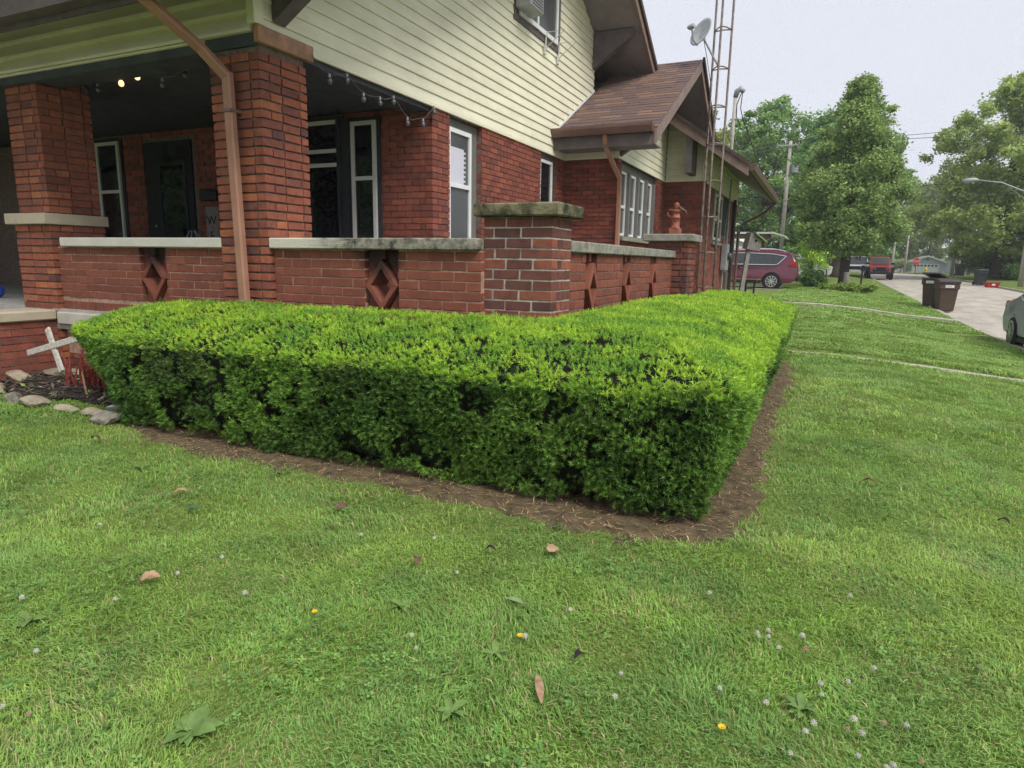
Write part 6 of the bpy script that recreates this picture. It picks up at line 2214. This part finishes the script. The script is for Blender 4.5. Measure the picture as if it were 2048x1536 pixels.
st_ = thing('metal_stand', 'small black metal plant stand beside the leaning bird house post', 'stand', (2.88, 9.0, 0))
for xx, lx in ((2.79, -.02), (2.91, .02)):
    MB().tube([(xx, 9.0, -.05), (xx + lx * .3, 9.0, .6), (xx + lx, 9.03, 1.03)], .02, 6).build('leg', 'metal_dark', st_)
for zz in (.55, .70, .78, .86):
    MB().tube([(2.785, 9.0, zz), (2.92, 9.0, zz)], .010, 5).build('rung', 'metal_dark', st_)
MB().box(2.76, 2.96, 8.93, 9.12, 1.0, 1.03).build('tray', 'metal_dark', st_)

# ------------------------------------------------------------------ left bed: cross, border stones, red stems, plants
cr_ = thing('white_cross', 'white painted wooden cross leaning askew against brick step wall', 'cross', (-2.25, -.42, .2))
MB().bar((-2.372, -.40, .614), (-2.154, -.44, .235), .062, .022, (0, 1, 0)).build('upright', 'cross_white', cr_, bevel=.003)
MB().bar((-2.677, -.425, .364), (-1.915, -.425, .551), .055, .020, (0, 1, 0)).build('crossbar', 'cross_white', cr_, bevel=.003)


def stone(label, c, dims, m, seed, rz=0.0):
    r0 = random.Random(seed)
    me = bpy.data.meshes.new('border_stone')
    bm = bmesh.new()
    bmesh.ops.create_icosphere(bm, subdivisions=3, radius=1.0)
    offs = [(Vector((r0.uniform(-1, 1), r0.uniform(-1, 1), r0.uniform(-1, 1))).normalized(), r0.uniform(.5, .9)) for _ in range(16)]
    for v in bm.verts:
        for nrm, d in offs:
            t = v.co.dot(nrm)
            if t > d:
                v.co -= nrm * (t - d) * .85
        v.co += Vector([r0.uniform(-.035, .035) for _ in range(3)])
    M4 = Matrix.Translation(c) @ Matrix.Rotation(rz, 4, 'Z') @ Matrix.Diagonal((*[d / 2 for d in dims], 1))
    bm.transform(M4)
    bm.to_mesh(me)
    bm.free()
    me.materials.append(MATS[m])
    return tag(link(bpy.data.objects.new('border_stone', me)), label, 'stone', 'stones edging the mulch bed')


stone('long flat tan stone under the white cross', (-2.55, -.20, .165), (.56, .22, .10), 'stone_tan', 1, R(20))
stone('broad tan slab against brick step wall at left edge', (-2.80, -.46, .13), (.38, .24, .13), 'stone_tan', 2, R(10))
stone('pale stone at left edge below the tan slab', (-2.72, -.70, .06), (.34, .20, .11), 'stone_tan', 3, R(-14))
stone('rounded grey border stone nearest the left edge', (-2.26, -.82, .05), (.30, .17, .12), 'stone_grey', 4, R(-5))
stone('mottled tan border stone right of the grey one', (-1.92, -.82, .05), (.36, .17, .11), 'stone_tan', 5, R(4))
stone('low flat cream border stone in middle of the edging', (-1.54, -.80, .035), (.42, .12, .07), 'stone_tan', 6, R(2))
stone('small cream border stone near hedge end', (-1.20, -.80, .035), (.28, .14, .08), 'stone_tan', 7, R(6))
stone('big rough grey boulder at the foot of hedge end', (-.88, -.87, .04), (.34, .22, .15), 'stone_grey', 8, R(8))
stone('pale blue broken block on top of the grey boulder', (-.90, -.76, .11), (.24, .11, .07), 'stone_blue', 9, R(24))

rs = thing('red_stem_shrub', 'cluster of bare red stems beside left end of hedge', 'shrub', (-1.72, -.42, .1))
for k in range(46):
    x = -2.06 + .50 * random.random()
    y = -.50 + .22 * random.random()
    z0 = float(ground(np.array(x), np.array(y)))
    hh = random.uniform(.14, .42)
    MB().tube([(x, y, z0), (x + random.uniform(-.02, .03), y + random.uniform(-.02, .02), z0 + hh * .6), (x + random.uniform(-.05, .05), y + random.uniform(-.03, .03), z0 + hh)], [.009, .008, .005], 5).build('stem', 'stem_red', rs)
hp_ = thing('bent_stalk', 'pale dry bent stalk leaning out of the red stems', 'stalk', (-1.62, -.55, .08))
MB().tube([(-1.55, -.60, .05), (-1.64, -.56, .16), (-1.69, -.54, .28), (-1.65, -.52, .36)], [.010, .011, .010, .007], 6).build('stalk', 'leaf_dry', hp_, smooth=True)

# leaf litter and green sprigs on the mulch
n = 900
x, y = rng.uniform(-3.0, -.6, n), rng.uniform(-.72, -.05, n)
ok = inside(x, y, M_POLY)
x, y = x[ok], y[ok]
k = len(x)
a = rng.uniform(0, 6.28, k)
z = ground(x, y) + .045
d = np.stack([np.cos(a), np.sin(a), rng.normal(0, .3, k)], 1)
w = np.stack([-d[:, 1], d[:, 0], rng.normal(0, .3, k)], 1)
ln = rng.uniform(.012, .05, k)
p0 = np.stack([x, y, z], 1)
V = np.stack([p0 - d * ln[:, None], p0 - w * (ln * .3)[:, None], p0 + d * ln[:, None], p0 + w * (ln * .3)[:, None]], 1).reshape(-1, 3)
cc = palette(k, (.05, .04, .035), (.10, .075, .06), .3)
cc[rng.random(k) < .10] = (.16, .24, .06)
cc[rng.random(k) < .06] = (.30, .26, .20)
tag(np_mesh('mulch_chips', V, np.arange(len(V)).reshape(-1, 4), 'blade', cols=np.repeat(cc, 4, 0)), 'dark bark chips and leaf bits covering the mulch bed', 'mulch', kind='stuff')


def leaf_shape(L_, W_, lobes=0, curl=.12, n=9, seed=0):
    """a single thin leaf in local space, tip along +x, with its own curl"""
    r0 = random.Random(seed)
    up, dn_ = [], []
    for i in range(n + 1):
        t = i / n
        w = W_ * math.sin(math.pi * min(1, t * .92 + .06)) ** .8
        if lobes:
            w *= .62 + .5 * abs(math.sin(math.pi * t * lobes))
        zc = curl * L_ * (1 - (2 * t - 1) ** 2)
        up.append((L_ * (t - .5), w / 2, zc + curl * w * r0.uniform(.3, .9)))
        dn_.append((L_ * (t - .5), -w / 2, zc + curl * w * r0.uniform(.3, .9)))
    mid_ = [(L_ * (i / n - .5), 0, curl * L_ * (1 - (2 * i / n - 1) ** 2) - .1 * W_ * curl) for i in range(n + 1)]
    vs = up + mid_ + dn_
    m = n + 1
    fs = []
    for i in range(n):
        fs += [(i, i + 1, m + i + 1, m + i), (m + i, m + i + 1, 2 * m + i + 1, 2 * m + i)]
    th = .0007
    k = len(vs)
    vs2 = vs + [(a_, b_, c_ - th) for a_, b_, c_ in vs]
    fs2 = fs + [tuple(q + k for q in f_[::-1]) for f_ in fs]
    return MB().add(vs2, fs2)


def fallen(label, x, y, L_, W_, m, rz, lobes=0, curl=.15, tilt=(0, 0), name='fallen_leaf', z=.036):
    o = leaf_shape(L_, W_, lobes, curl, seed=int(x * 100)).build(name, m, fix=False, smooth=True)
    o.location = (x, y, float(ground(np.array(x), np.array(y))) + z)
    o.rotation_euler = (tilt[0], tilt[1], rz)
    return tag(o, label, 'leaf', 'fallen leaves on the lawn')


fallen('curled pale tan leaf on lawn above the dark green leaf', 1.03, -1.74, .085, .045, 'leaf_dry', R(50), 2, .25)
fallen('dark green oval leaf lying flat on lawn at left', 1.25, -1.85, .085, .040, 'leaf_green', R(5), 0, .05)
fallen('purple brown upright leaf in lawn below hedge middle', 1.91, -1.49, .075, .034, 'leaf_brown', R(70), 0, .1, (R(30), 0))
fallen('tan brown dry leaf tilted up in left foreground', 1.75, -2.45, .085, .045, 'leaf_dry', R(30), 2, .2, (R(25), R(-10)))
fallen('pinkish tan lobed oak leaf on lawn below hedge corner', 3.08, -1.468, .065, .060, 'leaf_dry', R(80), 3, .12, (R(15), 0))
fallen('small dark shrivelled leaf left of the lobed oak leaf', 2.84, -1.61, .055, .03, 'leaf_dark', R(10), 0, .3)
fallen('brown crumpled leaf near lower left of dark shrivelled leaf', 2.616, -1.853, .055, .035, 'leaf_brown', R(120), 2, .4)
fallen('pale green leaf lying in middle of front lawn', 3.12, -1.955, .075, .03, 'leaf_pale', R(-8), 0, .08)
fallen('long tan dry stalk leaf in the middle foreground', 3.40, -2.383, .135, .026, 'leaf_dry', R(-62), 0, .05)
fallen('small black leaf in grass near centre foreground', 3.453, -2.175, .04, .025, 'leaf_dark', R(60), 0, .3)
fallen('brown dry leaf on the right lawn beside earth strip', 4.43, .307, .09, .04, 'leaf_brown', R(-15), 2, .3)
fallen('dark curled leaf farther right on the lawn', 5.05, .05, .06, .03, 'leaf_dark', R(-40), 0, .35)
fallen('brown leaf at edge of the bare earth below hedge', 3.33, -1.30, .05, .03, 'leaf_brown', R(20), 2, .35)
fallen('small brown leaf near hedge end stones', -.40, -1.28, .07, .04, 'leaf_brown', R(15), 2, .3)


def rosette(label, x, y, nl, L_, seed, W_=.30):
    r0 = random.Random(seed)
    z0 = float(ground(np.array(x), np.array(y)))
    t = thing('weed_rosette', label, 'weed', (x, y, z0), 0, 'broad leaved weeds in the lawn')
    for k in range(nl):
        ln = L_ * r0.uniform(.65, 1.1)
        o = leaf_shape(ln, ln * W_ * r0.uniform(.8, 1.2), 0, .16, seed=seed * 50 + k).build('leaf', 'weed_leaf', t, fix=False, smooth=True, local=True)
        a = k * 2.4 + r0.uniform(-.3, .3)
        o.location = (math.cos(a) * ln * .5, math.sin(a) * ln * .5, .010 + r0.uniform(0, .016))
        o.rotation_euler = (r0.uniform(-.3, .3), -r0.uniform(.05, .45), a)
    return t


rosette('largest broad leaved weed at bottom left of the lawn', 2.60, -2.96, 11, .085, 1, .55)
rosette('dandelion rosette in centre foreground beside yellow flower', 3.19, -2.27, 9, .062, 2)
rosette('small broad leaved weed left of hedge corner', 1.20, -1.20, 6, .06, 3, .4)
rosette('small weed rosette on left lawn below the boulder', .39, -1.52, 6, .06, 4, .4)
rosette('pale weed on the left edge foreground', 1.63, -2.83, 6, .07, 5, .45)
rosette('weed cluster in lower middle lawn', 3.20, -2.57, 6, .06, 6, .4)
rosette('weed cluster in lawn left of centre', 2.73, -2.15, 6, .06, 7, .45)
rosette('weed rosette among clover flowers at lower right', 4.12, -2.10, 7, .06, 8, .4)

# clover flower heads: each one a flower of its own
def clover_head(m, mt):
    b = MB()
    b.tube([(0, 0, -.03), (.002, .001, .0)], [.0012, .0012], 5)
    st = b.build('clover_flower', 'stem_green', fix=False)
    hd = MB()
    r0 = random.Random(5 + len(m))
    for k in range(26):
        u = (k + .5) / 26
        ph = k * 2.39996
        zc = 1 - 1.5 * u
        rr = math.sqrt(max(0, 1 - zc * zc))
        d = Vector((rr * math.cos(ph), rr * math.sin(ph), zc))
        c = d * .0055
        e = d * .0098 + Vector((0, 0, -.001 if zc < 0 else .0006))
        hd.tube([c, e], [.0015, .0006], 4, cap=False)
    hd.lathe([(.0015, -.005), (.0055, -.002), (.0055, .002), (.002, .005)], (0, 0, 0), 8)
    h_ = hd.build('flower_head', mt, st, fix=False, local=True)
    h_.location = (0, 0, .006)
    return st


CL = [(3.968, -1.765), (3.973, -1.786), (4.001, -1.734), (4.004, -1.778), (4.005, -1.821), (4.039, -1.833), (4.112, -1.713), (4.124, -1.793), (4.172, -1.97), (4.249, -1.913), (4.175, -2.027), (4.022, -2.148),
      (4.152, -2.175), (4.133, -2.225), (4.257, -2.103), (4.24, -2.154), (4.277, -2.151), (4.394, -2.051), (4.336, -2.075), (4.097, -2.33), (4.344, -2.247), (4.325, -2.264), (1.786, -2.619), (1.876, -2.943),
      (2.176, -3.129), (1.478, -2.767), (2.077, -3.144), (2.904, -2.324), (2.955, -2.38), (3.25, -2.154), (3.604, -2.206), (3.615, -2.321), (2.231, -1.738), (1.065, -2.206), (1.813, -2.376), (1.854, -2.193),
      (3.331, -1.928), (2.177, -2.37), (4.329, -1.795), (4.259, -2.254), (4.412, -2.192), (3.89, -2.143), (2.817, -1.863), (2.552, -1.616), (4.272, -1.306), (3.776, -1.558), (3.836, .344), (4.149, 2.82)]
protos = {'w': clover_head('w', 'petal_white'), 't': clover_head('tt', 'petal_tan')}
usedp = set()
for i, (x, y) in enumerate(CL):
    kind = 't' if i in (4, 7, 18, 24, 40, 15) else 'w'
    if kind in usedp:
        o = copy_tree(protos[kind])
    else:
        o = protos[kind]
        usedp.add(kind)
    o.location = (x, y, float(ground(np.array(x), np.array(y))) + .034)
    s = random.uniform(.75, 1.1)
    o.scale = (s, s, s)
    o.rotation_euler = (random.uniform(-.4, .4), random.uniform(-.4, .4), random.uniform(0, 6))
    tag(o, 'small fading tan clover flower head in the lawn' if kind == 't' else 'small round white clover flower head in the lawn', 'flower', 'tan clover flowers' if kind == 't' else 'white clover flowers')
for x, y, lab in ((3.233, -2.165, 'yellow dandelion flower in centre foreground by rosette'), (3.918, -2.318, 'yellow flower at bottom right among the clover'), (2.505, -2.36, 'tiny yellow flower left of centre foreground')):
    t = thing('yellow_flower', lab, 'flower', (x, y, float(ground(np.array(x), np.array(y)))), 0, 'yellow flowers in the lawn')
    MB().tube([(0, 0, 0), (.003, .002, .038)], .0014, 5).build('stem', 'stem_green', t, local=True)
    m = MB()
    for k in range(14):
        a = k * 2 * math.pi / 14
        m.bar((.003 + .002 * math.cos(a), .002 + .002 * math.sin(a), .039), (.003 + .011 * math.cos(a), .002 + .011 * math.sin(a), .043), .004, .001)
    m.build('petals', 'petal_yellow', t, local=True)

# trees of the neighbouring yards outside the frame: they stand in the window reflections
for i, (bx, by, bh, brr) in enumerate(((-17, -15, 12, 4.8), (-27, -17, 13, 5.2), (-36, -21, 14, 5.5), (-22, -26, 14, 5.5), (27, 24, 13, 5), (30, 42, 14, 5.5))):
    tree('shade tree in a neighbouring yard outside the picture', (bx, by, 0), bh, [(.10, brr * .6), (.25, brr), (.55, brr), (.8, brr * .7), (1, .8)], 5000, .5, (.03, .06, .02), (.10, .17, .05), .3, 8, 36, seed=71 + i, group='neighbouring trees outside the picture', limbs=3)

# unseen concrete walk and street, added to lessen green bounce from the lawn
MBW = MB().box(-5.4, -3.4, -12, -1.34, -.2, .012)
tag(MBW.build('unseen_front_walk', 'walk_concrete'), kind='structure')
tag(MB().box(-80, 60, -21, -13, -.4, -.05).build('unseen_street', 'road_concrete'), kind='structure')

# ------------------------------------------------------------------ air
hm = bpy.data.materials.new('haze_air')
hm.use_nodes = True
hm.node_tree.nodes.clear()
ho = hm.node_tree.nodes.new('ShaderNodeOutputMaterial')
pv = hm.node_tree.nodes.new('ShaderNodeVolumePrincipled')
pv.inputs['Color'].default_value = (.93, .95, 1.0, 1)
pv.inputs['Density'].default_value = HAZE
pv.inputs['Anisotropy'].default_value = 0.0
hm.node_tree.links.new(pv.outputs[0], ho.inputs['Volume'])
MATS['haze_air'] = hm
if HAZE > 0:
    tag(MB().box(-161, 161, -66, 271, -2.5, 24).build('haze', 'haze_air'), 'thin pale summer haze in the air', 'haze', kind='stuff')
